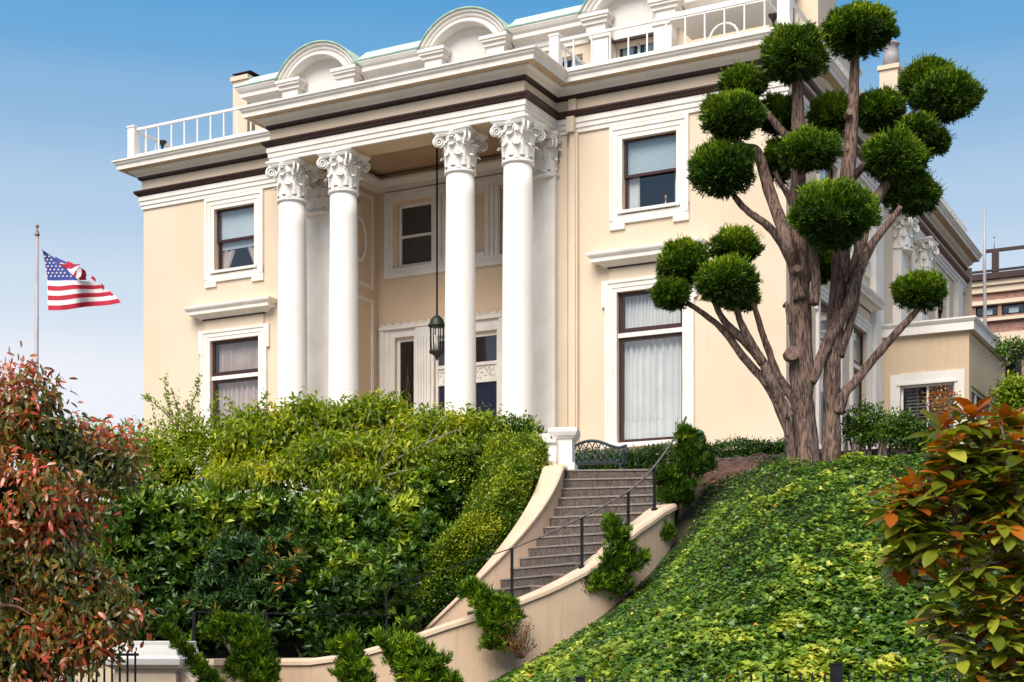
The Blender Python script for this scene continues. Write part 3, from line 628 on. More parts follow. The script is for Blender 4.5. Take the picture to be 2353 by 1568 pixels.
# panels and plaques on the two inner side walls of the recess
pnl = MB(); 
for X, s in ((6.15, 1), (11.2, -1)):
    pnl = MB()
    for za, zb in ((5.6, 10.35), (10.62, 12.95)):
        a, b = sorted((X, X + s * .03))
        pnl.box(a, b, .25, .33, za, zb); pnl.box(a, b, 1.45, 1.53, za, zb); pnl.box(a, b, .33, 1.45, zb - .08, zb); pnl.box(a, b, .33, 1.45, za, za + .08)
    pnl.build('wall_panel_moulding', M_trim, H)
for X, s in ((6.15, 1), (11.2, -1)):
    k = MB()
    for i in range(46):
        a = i / 46 * 2 * math.pi; k.lathe((X + s * .03, .89 + .26 * math.cos(a), 11.75 + .52 * math.sin(a)), [(.004, -.06), (rr.uniform(.03, .05), -.02), (rr.uniform(.02, .045), .03), (.004, .07)], 7)
    for i in range(16): k.lathe((X + s * .03, .89 + rr.uniform(-.08, .08), 12.3 + i * .022), [(.003, -.05), (.035, 0), (.003, .06)], 6)
    k.build('carved_cartouche', M_trim, H)

# ------------------------------------------------------------------ attic storey, dormers, copper roof
AV = 2.45; AX0, AX1 = 1.75, 16.2
mb = MB(); hw = [(a, b, 15.0, 15.92) for a, b in ((12.42, 13.52), (7.95, 9.05), (3.55, 4.65))] + [(10.55, 11.55, 15.0, 15.9), (6.1, 7.0, 15.0, 15.9)]
wall_holes(mb, AX0, AX1, 14.3, 16.4, hw, TR(0, AV)); mb.box(AX0, AX0 + .2, AV + .003, 9, 14.3, 16.4); mb.box(AX1 - .2, AX1, AV + .003, 9, 14.3, 16.4)
mb.build('attic_wall', M_wall, H)
for a, b, c, d in hw:
    f = MB(); sash(f, a, b, c, d, AV + .1, .05); f.box((a + b) / 2 - .03, (a + b) / 2 + .03, AV + .1, AV + .15, c, d); w_ = f.build('attic_window', M_trim, H)
    g = MB(); g.box(a + .05, b - .05, AV + .11, AV + .118, c, d); g.build('pane', M_glass, w_)
    g = MB(); q = (b - a) / 4
    for i in (0, 2): g.box(a + q * i + .1, a + q * (i + 1) + .1, AV + .2, AV + .21, c, d)
    g.build('blind', M_blind, w_); room(w_, a, b, c, d, AV + .26, AV + .9)
CP = [(-.02, 16.12), (.05, 16.12), (.05, 16.22), (.09, 16.24), (.09, 16.36), (.16, 16.42), (.28, 16.46), (.28, 16.56), (.33, 16.60), (.38, 16.68), (.38, 16.71), (-.1, 16.73)]
KP = [(-.1, 16.732), (.40, 16.714), (.415, 16.735), (.41, 16.77), (.30, 16.82), (.02, 17.06), (-.6, 17.30), (-.6, 16.74)]
SEGS = [[(AX0, 9), (AX0, AV), (2.86, AV)], [(5.34, AV), (7.26, AV)], [(9.74, AV), (11.73, AV)], [(14.21, AV), (AX1, AV), (AX1, 9)]]
for sg in SEGS:
    mb = MB(); mb.sweep(sg, CP); mb.build('attic_cornice', M_trim, H)
    mb = MB(); mb.sweep(sg, KP); mb.build('copper_roof_edge', M_copper, H)
mb = MB(); mb.box(AX0 + .6, AX1 - .6, AV + .6, 9, 16.7, 17.28); mb.build('attic_roof', M_roof, H)
def arc_band(mb, hw_, rise, z, y0, y1, ro, ri, n=28):
    """segmental arch: band between two concentric arcs, extruded in depth; the chord ends are cut level at z"""
    Rr = (hw_ ** 2 + rise ** 2) / (2 * rise); cz = z + rise - Rr
    def pt(r): 
        a0 = math.acos(min(1, max(-1, (z - cz) / r))); return [(r * math.sin(-a0 + 2 * a0 * i / n), cz + r * math.cos(-a0 + 2 * a0 * i / n)) for i in range(n + 1)]
    o = pt(Rr + ro); q = pt(Rr + ri); vs = []
    for (a, b), (c, d) in zip(o, q): vs += [(a, y0, b), (a, y1, b), (c, y0, d), (c, y1, d)]
    fs = []
    for i in range(n): k = 4 * i; fs += [(k, k + 4, k + 5, k + 1), (k + 2, k + 3, k + 7, k + 6), (k, k + 2, k + 6, k + 4), (k + 1, k + 5, k + 7, k + 3)]
    fs += [(0, 1, 3, 2), (4 * n, 4 * n + 2, 4 * n + 3, 4 * n + 1)]
    mb.add(vs, fs, True)
def dormer_parts():
    d = MB(); y0 = 0.
    for ro, ri, yy in ((-.02, -.10, -.02), (-.10, -.19, .03), (-.19, -.27, .07), (-.27, -.35, -.01)): arc_band(d, 1.27, .80, 16.60, y0 + yy, y0 + .60, ro, ri)
    root = d.build('dormer', M_trim, H)
    c = MB(); arc_band(c, 1.27, .80, 16.58, -.05, 2.5, .03, -.018); c.build('copper_cap', M_copper2, root)
    # tympanum running down between the corbels
    t = MB(); n = 24; Rr = (1.27 ** 2 + .64) / 1.6; cz = 16.6 + .8 - Rr; r_ = Rr - .30; a0 = math.acos((16.5 - cz) / r_)
    vs = [(r_ * math.sin(-a0 + 2 * a0 * i / n), .36, cz + r_ * math.cos(-a0 + 2 * a0 * i / n)) for i in range(n + 1)] + [(.72, .36, 16.0), (-.72, .36, 16.0)]
    t.add(vs, [tuple(range(len(vs)))[::-1]]); t.box(-1.0, 1.0, .37, .7, 16.0, 16.9); t.build('tympanum', M_trim, root)
    t = MB(); t.box(-.62, .62, .33, .42, 15.93, 15.985); t.build('dark_fillet', M_dark, root)
    for s in (-1, 1):
        b = MB(); xa, xb = (-1.27, -.50) if s < 0 else (.50, 1.27)
        b.box(xa, xb, -.06, .5, 16.50, 16.58); b.box(xa + .03, xb - .03, -.03, .5, 16.44, 16.50); b.box(xa + .07, xb - .07, .03, .5, 16.34, 16.44); b.box(xa + .14, xb - .14, .08, .5, 16.14, 16.34); b.build('corbel_block', M_trim, root)
        b = MB(); xm = s * .80; b.box(xm - .22, xm + .22, .12, .6, 14.3, 16.14); b.box(xm - .26, xm + .26, .08, .6, 16.02, 16.10); b.box(xm - .25, xm + .25, .09, .6, 14.3, 14.5); b.build('dormer_pilaster', M_trim, root)
    return root
proto = dormer_parts(); proto.location = (4.10, 1.95, 0)
for u in (8.50, 12.97): c = copy_tree(proto, H); c.location = (u, 1.95, 0)
# arched white trellis at the right end of the attic
mb = MB(); pts = [(0, 14.33)] + [(.33 - .33 * math.cos(a), 15.05 + .33 * math.sin(a)) for a in np.linspace(0, math.pi, 9)] + [(.66, 14.33)]
for x in (15.25,): mb.tube([(x + a, 1.2, b) for a, b in pts], .028, 6)
mb.tube([(15.15, 1.2, 15.0), (14.6, 1.9, 15.3)], .03, 6); mb.box(14.4, 16.6, 1.1, 2.3, 15.62, 15.70); mb.box(14.35, 16.65, 1.0, 1.1, 15.60, 15.76)
mb.build('arched_trellis', M_white, H)
def chimney(u0, u1, v0, v1, z1, hoods, name='chimney'):
    m_ = MB(); m_.box(u0, u1, v0, v1, 14.3, z1 - .12); m_.box(u0 - .05, u1 + .05, v0 - .05, v1 + .05, z1 - .12, z1); o = m_.build(name, M_wall, H)
    if hoods:
        h_ = MB()
        for k in range(hoods):
            vc = v0 + (v1 - v0) * (k + .5) / hoods; uc = (u0 + u1) / 2
            h_.box(uc - .16, uc + .16, vc - .16, vc + .16, z1, z1 + .12); h_.add([(uc - .33, vc - .33, z1 + .12), (uc + .33, vc - .33, z1 + .12), (uc + .33, vc + .33, z1 + .12), (uc - .33, vc + .33, z1 + .12), (uc, vc, z1 + .27)], [(0, 3, 2, 1), (0, 1, 4), (1, 2, 4), (2, 3, 4), (3, 0, 4)])
        h_.build('chimney_hood', M_dark, o)
    return o
chimney(.55, 1.05, 3.0, 4.5, 17.45, 2); chimney(16.46, 17.02, 3.5, 5.0, 18.8, 0)
c = chimney(16.55, 17.05, 11, 12, 17.60, 0); h_ = MB(); h_.lathe((16.8, 11.3, 17.6), [(.24, 0), (.22, .35), (.19, .62), (.24, .64), (.24, .68)], 16); h_.build('chimney_pot', M_pole, c)

# roof railings (posts, rail and slender bars)
def railing(path, z, h, posts, name='roof_railing', end=.42):
    root = MB(); 
    for p, q in zip(path, path[1:]):
        P, Q = Vector((*p, 0)), Vector((*q, 0)); L = (Q - P).length; d = (Q - P) / L; ang = math.atan2(d.y, d.x); M = Matrix.Translation(P) @ Matrix.Rotation(ang, 4, 'Z')
        root.box(.002, L - .002, -.03, .03, z + h - .055, z + h, M); root.box(.002, L - .002, -.022, .022, z + .03, z + .065, M)
    o = root.build(name, M_white, H)
    bar = None
    for p, q in zip(path, path[1:]):
        P, Q = Vector((*p, 0)), Vector((*q, 0)); L = (Q - P).length; d = (Q - P) / L; n = max(2, int(L / end)); ang = math.atan2(d.y, d.x)
        for i in range(1, n):
            if bar is None: k = MB(); k.box(-.015, .015, -.015, .015, z + .067, z + h - .057); bar = k.build('railing_bar', M_white, o); b_ = bar
            else: b_ = bar.copy(); COL.objects.link(b_); b_.parent = o
            b_.location = P + d * (L * i / n); b_.rotation_euler = (0, 0, ang)
    for x, y_, wq, hq in posts:
        p_ = MB(); p_.box(x - wq, x + wq, y_ - wq, y_ + wq, z - .05, z + hq); p_.box(x - wq - .02, x + wq + .02, y_ - wq - .02, y_ + wq + .02, z + hq, z + hq + .04); p_.build('railing_post', M_white, o)
    return o
railing([(-.05, 6), (-.05, -.32), (4.6, -.32)], 14.36, .74, [(-.05, -.32, .11, .76)])
railing([(12.2, 1.6), (12.2, -.32), (17.45, -.32), (17.24, 19.5)], 14.36, .74, [(12.2, -.32, .11, .80), (17.45, -.32, .13, 1.9)])

# ------------------------------------------------------------------ small things fixed to the roof: flood lamps
def flood(u, v, z, label):
    o = thing('flood_lamp', label, 'lamp', W(u, v, z), ROT, 'green flood lamps on the roof edge'); o.scale = (.72, .72, .72)
    s = MB(); s.tube([(0, 0, -.25), (0, 0, -.05)], .02, 6); s.lathe((0, 0, -.22), [(.02, 0), (.05, .03), (.05, .10), (.03, .12)], 10); s.build('stem', M_bronze, o)
    b = MB(); b.lathe((0, 0, -.1), [(.03, 0), (.06, .06), (.09, .13), (.15, .19), (.16, .24), (.02, .23)], 14); b.build('lamp_shade', M_bronze, o); return o
flood(.55, .1, 14.72, 'small dark green flood lamp behind the railing at the left roof corner')
flood(17.0, .3, 14.85, 'green flood lamp with flared shade beside the white corner post of the right railing')
# lantern hanging in the portico
lt = thing('hanging_lantern', 'tall dark green bronze lantern hanging on a long rod in the portico', 'lantern', W(8.88, .1, 8.45), ROT)
m_ = MB(); m_.tube([(0, 0, .98), (0, 0, 5.08)], .022, 8); m_.build('rod', M_iron, lt)
m_ = MB(); m_.lathe((0, 0, .70), [(.20, 0), (.215, .02), (.18, .05), (.175, .10), (.14, .18), (.08, .24), (.03, .27), (.03, .31)], 16)
for k in range(8): a = k * math.pi / 4; m_.lathe((.2 * math.cos(a), .2 * math.sin(a), .70), [(.004, 0), (.022, .03), (.004, .07)], 6)
m_.build('domed_top', M_bronze, lt)
m_ = MB()
for k in range(8): a = k * math.pi / 4; m_.tube([(.155 * math.cos(a), .155 * math.sin(a), .14), (.165 * math.cos(a), .165 * math.sin(a), .71)], .014, 6)
m_.build('glazing_bars', M_bronze, lt)
m_ = MB(); m_.lathe((0, 0, 0), [(.01, -.10), (.03, -.06), (.05, .0), (.12, .05), (.18, .08), (.19, .13), (.16, .15)], 16); m_.build('base', M_bronze, lt)
m_ = MB()
for k in range(3): a = k * 2.1; m_.tube([(.05 * math.cos(a), .05 * math.sin(a), .15), (.05 * math.cos(a), .05 * math.sin(a), .5)], .016, 6)
m_.build('candles', M_fwhite, lt)

# ================================================================== GROUND, STAIRCASE, WALLS
ZS, RIS, AP, A0 = 4.58, .17, 5.6, 4.0                 # top of the stairs, riser, degrees per step, angle of the top nosing
SCX, SCY, RI, RO = -.92, 24.8, 1.84, 3.64             # centre of the curve, inner and outer radius
def znose(a): return ZS - RIS * (a - A0) / AP
def pol(r, a): return (SCX + r * math.cos(R(a)), SCY - r * math.sin(R(a)))
def sstep(x, a, b): t = min(1, max(0, (x - a) / (b - a))); return t * t * (3 - 2 * t)
def hgt(x, y):
    if y < 14.5: return 0.0
    u, v = uv_of(x, y); yk = 24.5 - .53 * (x - 3.17)
    dx, dy = x - SCX, SCY - y; rho = math.hypot(dx, dy); a = math.degrees(math.atan2(dy, dx))
    if v > -7 and rho > RI - .2 and x > .8: return GZ + .04 * noise.noise(Vector((x, y, 0)))
    t = min(1, max(0, (y - 14.55) / max(1, yk - 14.55)))
    p = 1.15 + 3.38 * (1 - (1 - t) ** 1.5); 
    sx_ = sstep(x, -2.0, 4.3); sx_ += (1 - sx_) * sstep(t, .72, .98) * sstep(x, 1.2, 2.2)
    p = .35 + (p - .35) * sx_
    if -20 < a < 135 and RI - .3 < rho < RO + .15: return max(.1, znose(max(a, A0)) - .9)
    if rho >= RO + .15 and a > -12:
        aa = min(120, max(a, 0)); zw = znose(aa) - float(np.interp(aa, [0, 25, 40, 60, 95], [.20, .45, .72, .95, 1.22])); zw = max(zw, .3)
        k = math.exp(-((rho - RO - .15) / (.9 + 1.4 * sstep(a, 35, 70))) ** 2) * (1 - sstep(v, -9.0, -7.1)); z = p + k * (zw - p) + .12 * sstep(v, -8.0, -7.1) * (1 if x > 2.2 else 0)
        return z + .05 * noise.noise(Vector((x * .8, y * .8, 3)))
    # left garden bank behind the inner wall
    z = 1.0 + 3.6 * sstep(y + .25 * x, 20.5, 28.5)
    if y < 21: z = .35 * sstep(y, 14.5, 15)
    return min(GZ, z)
xs = sorted(set([-400, -200, -100, -60, -35, -20] + list(np.arange(-14, 14.01, .22)) + [20, 35, 60, 100, 200, 400]))
ys = sorted(set([-200, -60, -20, 0, 8, 14.3, 14.49] + list(np.arange(14.52, 33, .22)) + [36, 40, 50, 70, 100, 160, 300, 600, 1500]))
vs = [(x, y, hgt(x, y)) for y in ys for x in xs]; nx = len(xs)
mb = MB(); mb.add(vs, [(j * nx + i, j * nx + i + 1, (j + 1) * nx + i + 1, (j + 1) * nx + i) for j in range(len(ys) - 1) for i in range(nx - 1)], True)
tag(mb.build('ground', M_ground), kind='structure')
mb = MB(); mb.box(-60, 60, -3, 14.2, -.1, .012); tag(mb.build('pavement', M_side), kind='structure')
# soil patch between the stairs and the tree
mb = MB(); n = 26; cx_, cy_ = 3.25, 23.85; vs = [(cx_, cy_, hgt(cx_, cy_) + .05)]
for k in (.5, 1.):
    for i in range(n):
        a = 2 * math.pi * i / n; r_ = k * (1 + .18 * math.sin(3 * a + 1)); x, y = cx_ + 1.0 * r_ * math.cos(a), cy_ + .55 * r_ * math.sin(a) - .5 * math.cos(a) * r_; vs.append((x, y, hgt(x, y) + (.045 if k < 1 else .0)))
fs = [(0, 1 + i, 1 + (i + 1) % n) for i in range(n)] + [(1 + i, 1 + n + i, 1 + n + (i + 1) % n, 1 + (i + 1) % n) for i in range(n)]
mb.add(vs, fs, True); tag(mb.build('bare_soil', M_soil), kind='structure')

# stairs: every step a wedge of the curve
ST = thing('garden_staircase', 'curved flight of dark speckled stone steps climbing to the terrace', 'stairs', (SCX, SCY, 0))
for k in range(20):
    a0, a1 = A0 + AP * k, A0 + AP * (k + 1); z = ZS - RIS * k; n = 4; m_ = MB()
    for sub, (za, zb, mi, ext) in enumerate(((z - RIS - .05, z - .028, 0, 0.0), (z - .026, z, 1, .35))):
        vs = []; aa = [a0 - 3 - (AP if k else 14) + (a0 + ext - (a0 - 3 - (AP if k else 14))) * i / n for i in range(n + 1)]
        for a in aa:
            for r_ in (RI - .05, RO + .05):
                x, y = pol(r_, a); vs += [(x - SCX, y - SCY, za), (x - SCX, y - SCY, zb)]
        fs = []
        for i in range(n): q = 4 * i; fs += [(q, q + 4, q + 5, q + 1), (q + 2, q + 3, q + 7, q + 6), (q + 1, q + 5, q + 7, q + 3), (q, q + 2, q + 6, q + 4)]
        fs += [(0, 1, 3, 2), (4 * n, 4 * n + 2, 4 * n + 3, 4 * n + 1)]; m_.cur = mi; m_.add(vs, fs)
    m_.build('step', [M_step, M_nose], ST)
# terrace paving edge at the head of the stairs
mb = MB(); mb.box(.9, 3.4, 24.75, 29.0, ZS - .3, ZS - .004); tag(mb.build('terrace_paving', M_step), kind='structure')
def curved_wall(name, label, r0_, r1_, angs, ztop, zbot, cap=(.10, .05), mat=None, cat='wall'):
    """wall following the curve of the stairs, with a rounded coping a little wider than the wall"""
    o = thing(name, label, cat, (0, 0, 0)); m_ = MB(); c_ = MB(); S = []; 
    for a in angs:
        x0, y0 = pol(r0_, a); x1, y1 = pol(r1_, a); zt, zb = ztop(a), zbot(a); S.append((x0, y0, x1, y1, zt, zb))
    vs = []; fs = []
    for x0, y0, x1, y1, zt, zb in S: vs += [(x0, y0, zb), (x0, y0, zt), (x1, y1, zt), (x1, y1, zb)]
    for i in range(len(S) - 1): q = 4 * i; fs += [(q, q + 4, q + 5, q + 1), (q + 2, q + 6, q + 7, q + 3)]
    fs += [(0, 1, 2, 3), tuple(4 * (len(S) - 1) + i for i in (3, 2, 1, 0))]
    m_.add(vs, fs, True); m_.build('wall_body', mat or M_stw, o)
    vs = []; fs = []; h, e = cap
    for a, (x0, y0, x1, y1, zt, zb) in zip(angs, S):
        d = Vector((x1 - x0, y1 - y0)).normalized(); 
        pr = [(-e, .002), (-e, h * .55), (-e * .3, h * .95), (.5, h * 1.06), (1 + e * .3, h * .95), (1 + e, h * .55), (1 + e, .002)]
        wdt = math.hypot(x1 - x0, y1 - y0)
        for t, z in pr:
            s = t * wdt if 0 <= t <= 1 else (-e if t < 0 else wdt + e); s = s if t not in (-e * .3, 1 + e * .3) else (-e * .3 if t < 0 else wdt + e * .3)
            vs.append((x0 + d.x * s, y0 + d.y * s, zt + z))
    k = 7
    for i in range(len(S) - 1):
        for q in range(k): fs.append((i * k + q, (i + 1) * k + q, (i + 1) * k + (q + 1) % k, i * k + (q + 1) % k))
    fs += [tuple(range(k))[::-1], tuple((len(S) - 1) * k + q for q in range(k))]
    c_.add(vs, fs, False); c_.build('coping', M_stc, o); return o
def zin(a): return max(1.35, znose(max(a, 2)) + (.02 + .30 * sstep(a, 3, 18)) - (0.0 if a > 3 else 0)) if a < 100 else max(1.1, znose(a) + .32)
curved_wall('inner_stair_wall', 'curved cream wall with smooth coping sweeping down the left side of the steps', RI - .33, RI - .05, list(np.arange(1, 128, 3)), zin, lambda a: znose(max(a, 4)) - 1.2, cap=(.07, .04), mat=M_stw)
def zout(a):
    return float(np.interp(a, [30, 36, 46, 59.5, 68, 76, 84, 90, 100, 110, 120, 132], [3.86, 3.73, 3.40, 2.80, 2.53, 2.32, 2.13, 2.0, 1.76, 1.58, 1.50, 1.49])) - .105
o_ = curved_wall('outer_stair_wall', 'low curved cream wall carrying the iron handrail on the ivy side of the steps', RO + .02, RO + .30, list(np.arange(30, 133, 3)), zout, lambda a: max(-.1, min(znose(a) - 1.6, 2.4)), cap=(.10, .035))
# straight parapet on from the curve to the gate pier
P0 = Vector((*pol(RO + .16, 132), 0)); P1 = Vector((-4.30, 20.95, 0)); d = (P1 - P0).normalized(); nrm = Vector((-d.y, d.x, 0)); mb = MB(); cp = MB()
def slab(m_, wd, za, zb, ex=0):
    a, b = P0 - d * .1, P1 + d * ex; c = [a + nrm * wd, b + nrm * wd, b - nrm * wd, a - nrm * wd]
    m_.add([(*p.to_2d(), za) for p in c] + [(*p.to_2d(), zb) for p in c], [(0, 1, 2, 3), (7, 6, 5, 4), (0, 4, 5, 1), (1, 5, 6, 2), (2, 6, 7, 3), (3, 7, 4, 0)])
slab(mb, .14, -.2, 1.40); t_ = thing('garden_parapet', 'straight cream parapet joining the curved stair wall to the gate pier', 'wall'); mb.build('wall_body', M_stw, t_)
slab(cp, .175, 1.402, 1.49); cp.build('coping', M_stc, t_)
# iron handrail on the outer wall
HR = thing('stair_handrail', 'slender grey iron handrail on black posts curving up the steps', 'handrail')
post_a = [(103, None, .80), (76, None, .74), (59.5, None, .73), (46, None, .56), (36, None, .66), (21, None, .98)]
rail_pts = []
for a, zb, h in post_a:
    x, y = pol(RO + .16, a); z = zout(max(30, a)) + .10 if a > 29 else znose(a); pw = .022 if a < 90 else .015; m_ = MB(); m_.box(x - pw, x + pw, y - pw, y + pw, z - .12, z + h); m_.lathe((x, y, z - .01), [(.05, 0), (.05, .03), (.03, .05)], 8)
    m_.build('post', M_iron, HR)
for a, zb, h in post_a: x, y = pol(RO + .16, a); rail_pts.append((x, y, (zout(max(30, a)) + .10 if a > 29 else znose(a)) + h))
x, y = pol(RO + .16, 12); rail_pts.append((x, y, rail_pts[-1][2] + .30)); 
rc = catmull(rail_pts, 8); qn = 9; m_ = MB(); m_.tube(rc[:qn], .008, 6); m_.build('lower_rail', M_iron, HR); m_ = MB(); m_.tube(rc[qn - 1:], list(np.linspace(.013, .022, len(rc) - qn + 1)), 8); m_.build('rail', M_rail, HR)
fr_ = thing('parapet_railing', 'thin black iron railing with two posts standing on the straight parapet', 'railing')
for px_ in (450, 616):
    x = (px_ - CX) / F * 21.2; m_ = MB(); m_.box(x - .022, x + .022, 21.05, 21.094, 1.40, 2.15); m_.build('post', M_iron, fr_)
xa, xb = (440 - CX) / F * 21.2, (905 - CX) / F * 21.2; m_ = MB(); m_.tube([(xa, 21.07, 2.15), (xb, 21.07, 2.10)], .009, 6); m_.build('rail', M_iron, fr_)

# newel pedestal and terrace balustrade at the head of the stairs
NP = thing('newel_pedestal', 'white pedestal with moulded cap and scroll bracket at the head of the steps', 'pedestal', (.78, 25.0, 0), R(-8)); NP.scale = (.9, .9, 1)
m_ = MB(); m_.box(-.05, .28, -.28, .3, GZ - .3, 5.14); m_.box(-.10, .33, -.33, .35, GZ - .3, GZ + .10); m_.build('shaft', M_white, NP)
m_ = MB(); m_.sweep([(-.05, .3), (-.05, -.28), (.28, -.28), (.28, .3)], [(.0, 5.10), (.02, 5.10), (.05, 5.14), (.07, 5.15), (.10, 5.21), (.10, 5.27), (.0, 5.29)]); m_.box(-.05, .28, -.28, .3, 5.142, 5.288); m_.build('cap', M_white, NP)
m_ = MB(); prof = [(0, 4.62), (-.10, 4.64), (-.14, 4.72), (-.12, 4.82), (-.06, 4.94), (-.055, 5.0), (-.11, 5.03), (-.12, 5.09), (0, 5.10)]
vs = [(x, -.28 + y, z) for x in (-.27, -.03) for y, z in prof]; k = len(prof)
m_.add([(x + .03, y_, z) for x, y_, z in vs], [(i, i + 1, k + i + 1, k + i) for i in range(k - 1)] + [tuple(range(k))[::-1], tuple(range(k, 2 * k))]); m_.build('scroll_bracket', M_white, NP)
BL = thing('terrace_balustrade', 'white balustrade behind the shrubs running left from the pedestal', 'balustrade', (.80, 25.15, 0), ROT + R(180) - R(6))
m_ = MB(); m_.box(.08, 9.5, -.16, .16, 5.12, 5.24); m_.box(.08, 9.5, -.12, .12, GZ - .4, GZ + .14); m_.build('rail', M_white, BL)
bp = MB(); bp.lathe((0, 0, GZ + .14), [(.06, 0), (.06, .05), (.035, .08), (.07, .18), (.075, .24), (.04, .36), (.035, .42), (.06, .46), (.06, .50)], 10)
proto = None
for i in range(38):
    if proto is None: proto = bp.build('baluster', M_white, BL); c = proto
    else: c = proto.copy(); COL.objects.link(c); c.parent = BL
    c.location = (.28 + i * .24, 0, 0)

mb = MB(); mb.box(0, 30, -5.2, -.02, GZ - .2, GZ + .055); o = mb.build('added_bounce_terrace', M_bounce, None, (A.x, A.y, 0), ROT); tag(o, kind='structure')  # unseen pale sheet added to bounce light up into the portico
# kerb along the top of the ivy bank
kb = MB(); kb.box(17.6, 27, -7.16, -7.0, GZ - .35, GZ + .10); o = kb.build('terrace_kerb', M_kerb, None, (A.x, A.y, 0), ROT); tag(o, kind='structure')

# gate pier with moulded white cap, flanking walls
PR = thing('gate_pier', 'square cream gate pier with heavy white moulded cap', 'pier', (-4.92, 20.6, 0), R(-7))
m_ = MB(); m_.box(-.42, .42, -.42, .42, -.1, 1.36)
for z in (.55, .95, 1.18): pass
m_.build('shaft', M_wall, PR)
m_ = MB(); q = .42
m_.sweep([(-q, q), (-q, -q), (q, -q), (q, q)], [(0, 1.30), (.03, 1.30), (.03, 1.18), (.05, 1.18), (.05, 1.04), (.0, 1.04)][::-1]); m_.build('rusticated_block', M_wall, PR)
m_ = MB(); m_.sweep([(-q, q), (-q, -q), (q, -q), (q, q)], [(0, 1.362), (.03, 1.362), (.05, 1.38), (.11, 1.42), (.12, 1.50), (.07, 1.54), (.05, 1.60), (.02, 1.68), (.02, 1.73), (0, 1.74)]); m_.box(-q, q, -q, q, 1.364, 1.735); m_.build('cap', M_white, PR)
m_ = MB(); pts = [(.44, -.20, 1.34), (.62, -.28, 1.28), (.80, -.42, 1.14), (1.0, -.62, .93), (1.2, -.85, .68), (1.5, -1.25, .3), (1.6, -1.4, .1)]
vs = []; 
for i, p in enumerate(pts):
    t = (Vector(pts[min(i + 1, 6)]) - Vector(pts[max(i - 1, 0)])).to_2d().normalized(); nn = Vector((t.y, -t.x)) * .10
    vs += [(p[0] + nn.x, p[1] + nn.y, -.2), (p[0] + nn.x, p[1] + nn.y, p[2]), (p[0] - nn.x, p[1] - nn.y, p[2]), (p[0] - nn.x, p[1] - nn.y, -.2)]
fs = []
for i in range(6): q_ = 4 * i; fs += [(q_, q_ + 4, q_ + 5, q_ + 1), (q_ + 1, q_ + 5, q_ + 6, q_ + 2), (q_ + 2, q_ + 6, q_ + 7, q_ + 3)]
m_.add(vs, fs + [(0, 1, 2, 3), (27, 26, 25, 24)]); m_.build('sweeping_wing_wall', M_wall, PR)
BW = thing('boundary_wall', 'cream boundary wall with white coping behind the iron gate', 'wall', (-8.0, 21.3, 0), R(-3))
m_ = MB(); m_.box(-6, 2.6, -.12, .12, -.1, 1.44); m_.build('wall_body', M_wall, BW); m_ = MB(); m_.box(-6, 2.6, -.17, .17, 1.442, 1.60); m_.box(-6, 2.6, -.12, .12, 1.602, 1.66); m_.build('coping', M_trim, BW)
# iron gate with a fan ornament
IG = thing('iron_gate', 'dark iron bar gate with green fan ornament, half hidden by the red shrub', 'gate', (-6.35, 19.9, 0), R(-4))
m_ = MB()
for i in range(22): x = -.85 + i * .105; m_.box(x - .011, x + .011, -.011, .011, 0, 1.60)
m_.box(-.88, 1.40, -.02, .02, 1.54, 1.575); m_.build('bars', M_iron, IG)
m_ = MB()
for i in range(13):
    a = R(100 - 200 * i / 12 * .42 + -8); a = R(90 + (i - 6) * 7); m_.tube(catmull([(-.33, -.04, 1.50), (-.33 + .25 * math.cos(a) * -1, -.05, 1.50 - .28), (-.33 - .95 * math.cos(a), -.04, 1.0), (-.33 - 1.2 * math.cos(a), -.04, .5)], 4), .012, 5)
m_.lathe((-.33, -.04, 1.48), [(.01, 0), (.05, .03), (.04, .10), (.015, .16)], 10); m_.build('fan_ornament', surf('verdigris_iron', (.06, .13, .10), (.10, .18, .14), rough=.5), IG)
m_ = MB(); m_.box(.45, .50, -.03, .02, 0, 1.5); m_.build('green_stile', MATS['verdigris_iron'], IG)

# picket fence of black iron at the foot of the ivy
FE = thing('iron_picket_fence', 'low black iron picket fence with a square post along the foot of the ivy bank', 'fence')
m_ = MB(); m_.box(.35, 6.4, 14.485, 14.515, 1.18, 1.21); m_.build('rail', M_iron, FE)
pk = MB(); pk.box(-.008, .008, -.008, .008, 0, 1.38); pk.add([(-.014, -.014, 1.38), (.014, -.014, 1.38), (.014, .014, 1.38), (-.014, .014, 1.38), (0, 0, 1.45)], [(0, 3, 2, 1), (0, 1, 4), (1, 2, 4), (2, 3, 4), (3, 0, 4)])
proto = None; rr = random.Random(3)
for i in range(50):
    x = .42 + i * .1185
    if abs(x - 3.14) < .09 or abs(x - .66) < .05: continue
    if proto is None: proto = pk.build('picket', M_iron, FE); c = proto
    else: c = proto.copy(); COL.objects.link(c); c.parent = FE
    c.location = (x, 14.45, -.02 + .012 * rr.random() - (.035 if x < 2.2 else 0))
for x, zt, wq in ((3.14, 1.50, .052), (.66, 1.37, .045)):
    m_ = MB(); m_.box(x - wq, x + wq, 14.40, 14.50, 0, zt); m_.box(x - wq - .01, x + wq + .01, 14.39, 14.51, zt, zt + .015); m_.build('fence_post', M_iron, FE)
RW = thing('retaining_wall', 'low concrete retaining wall under the ivy bank', 'wall', (0, 0, 0)); m_ = MB(); m_.box(-1.5, 14, 14.50, 14.62, -.1, 1.02); m_.build('wall_body', M_side, RW)

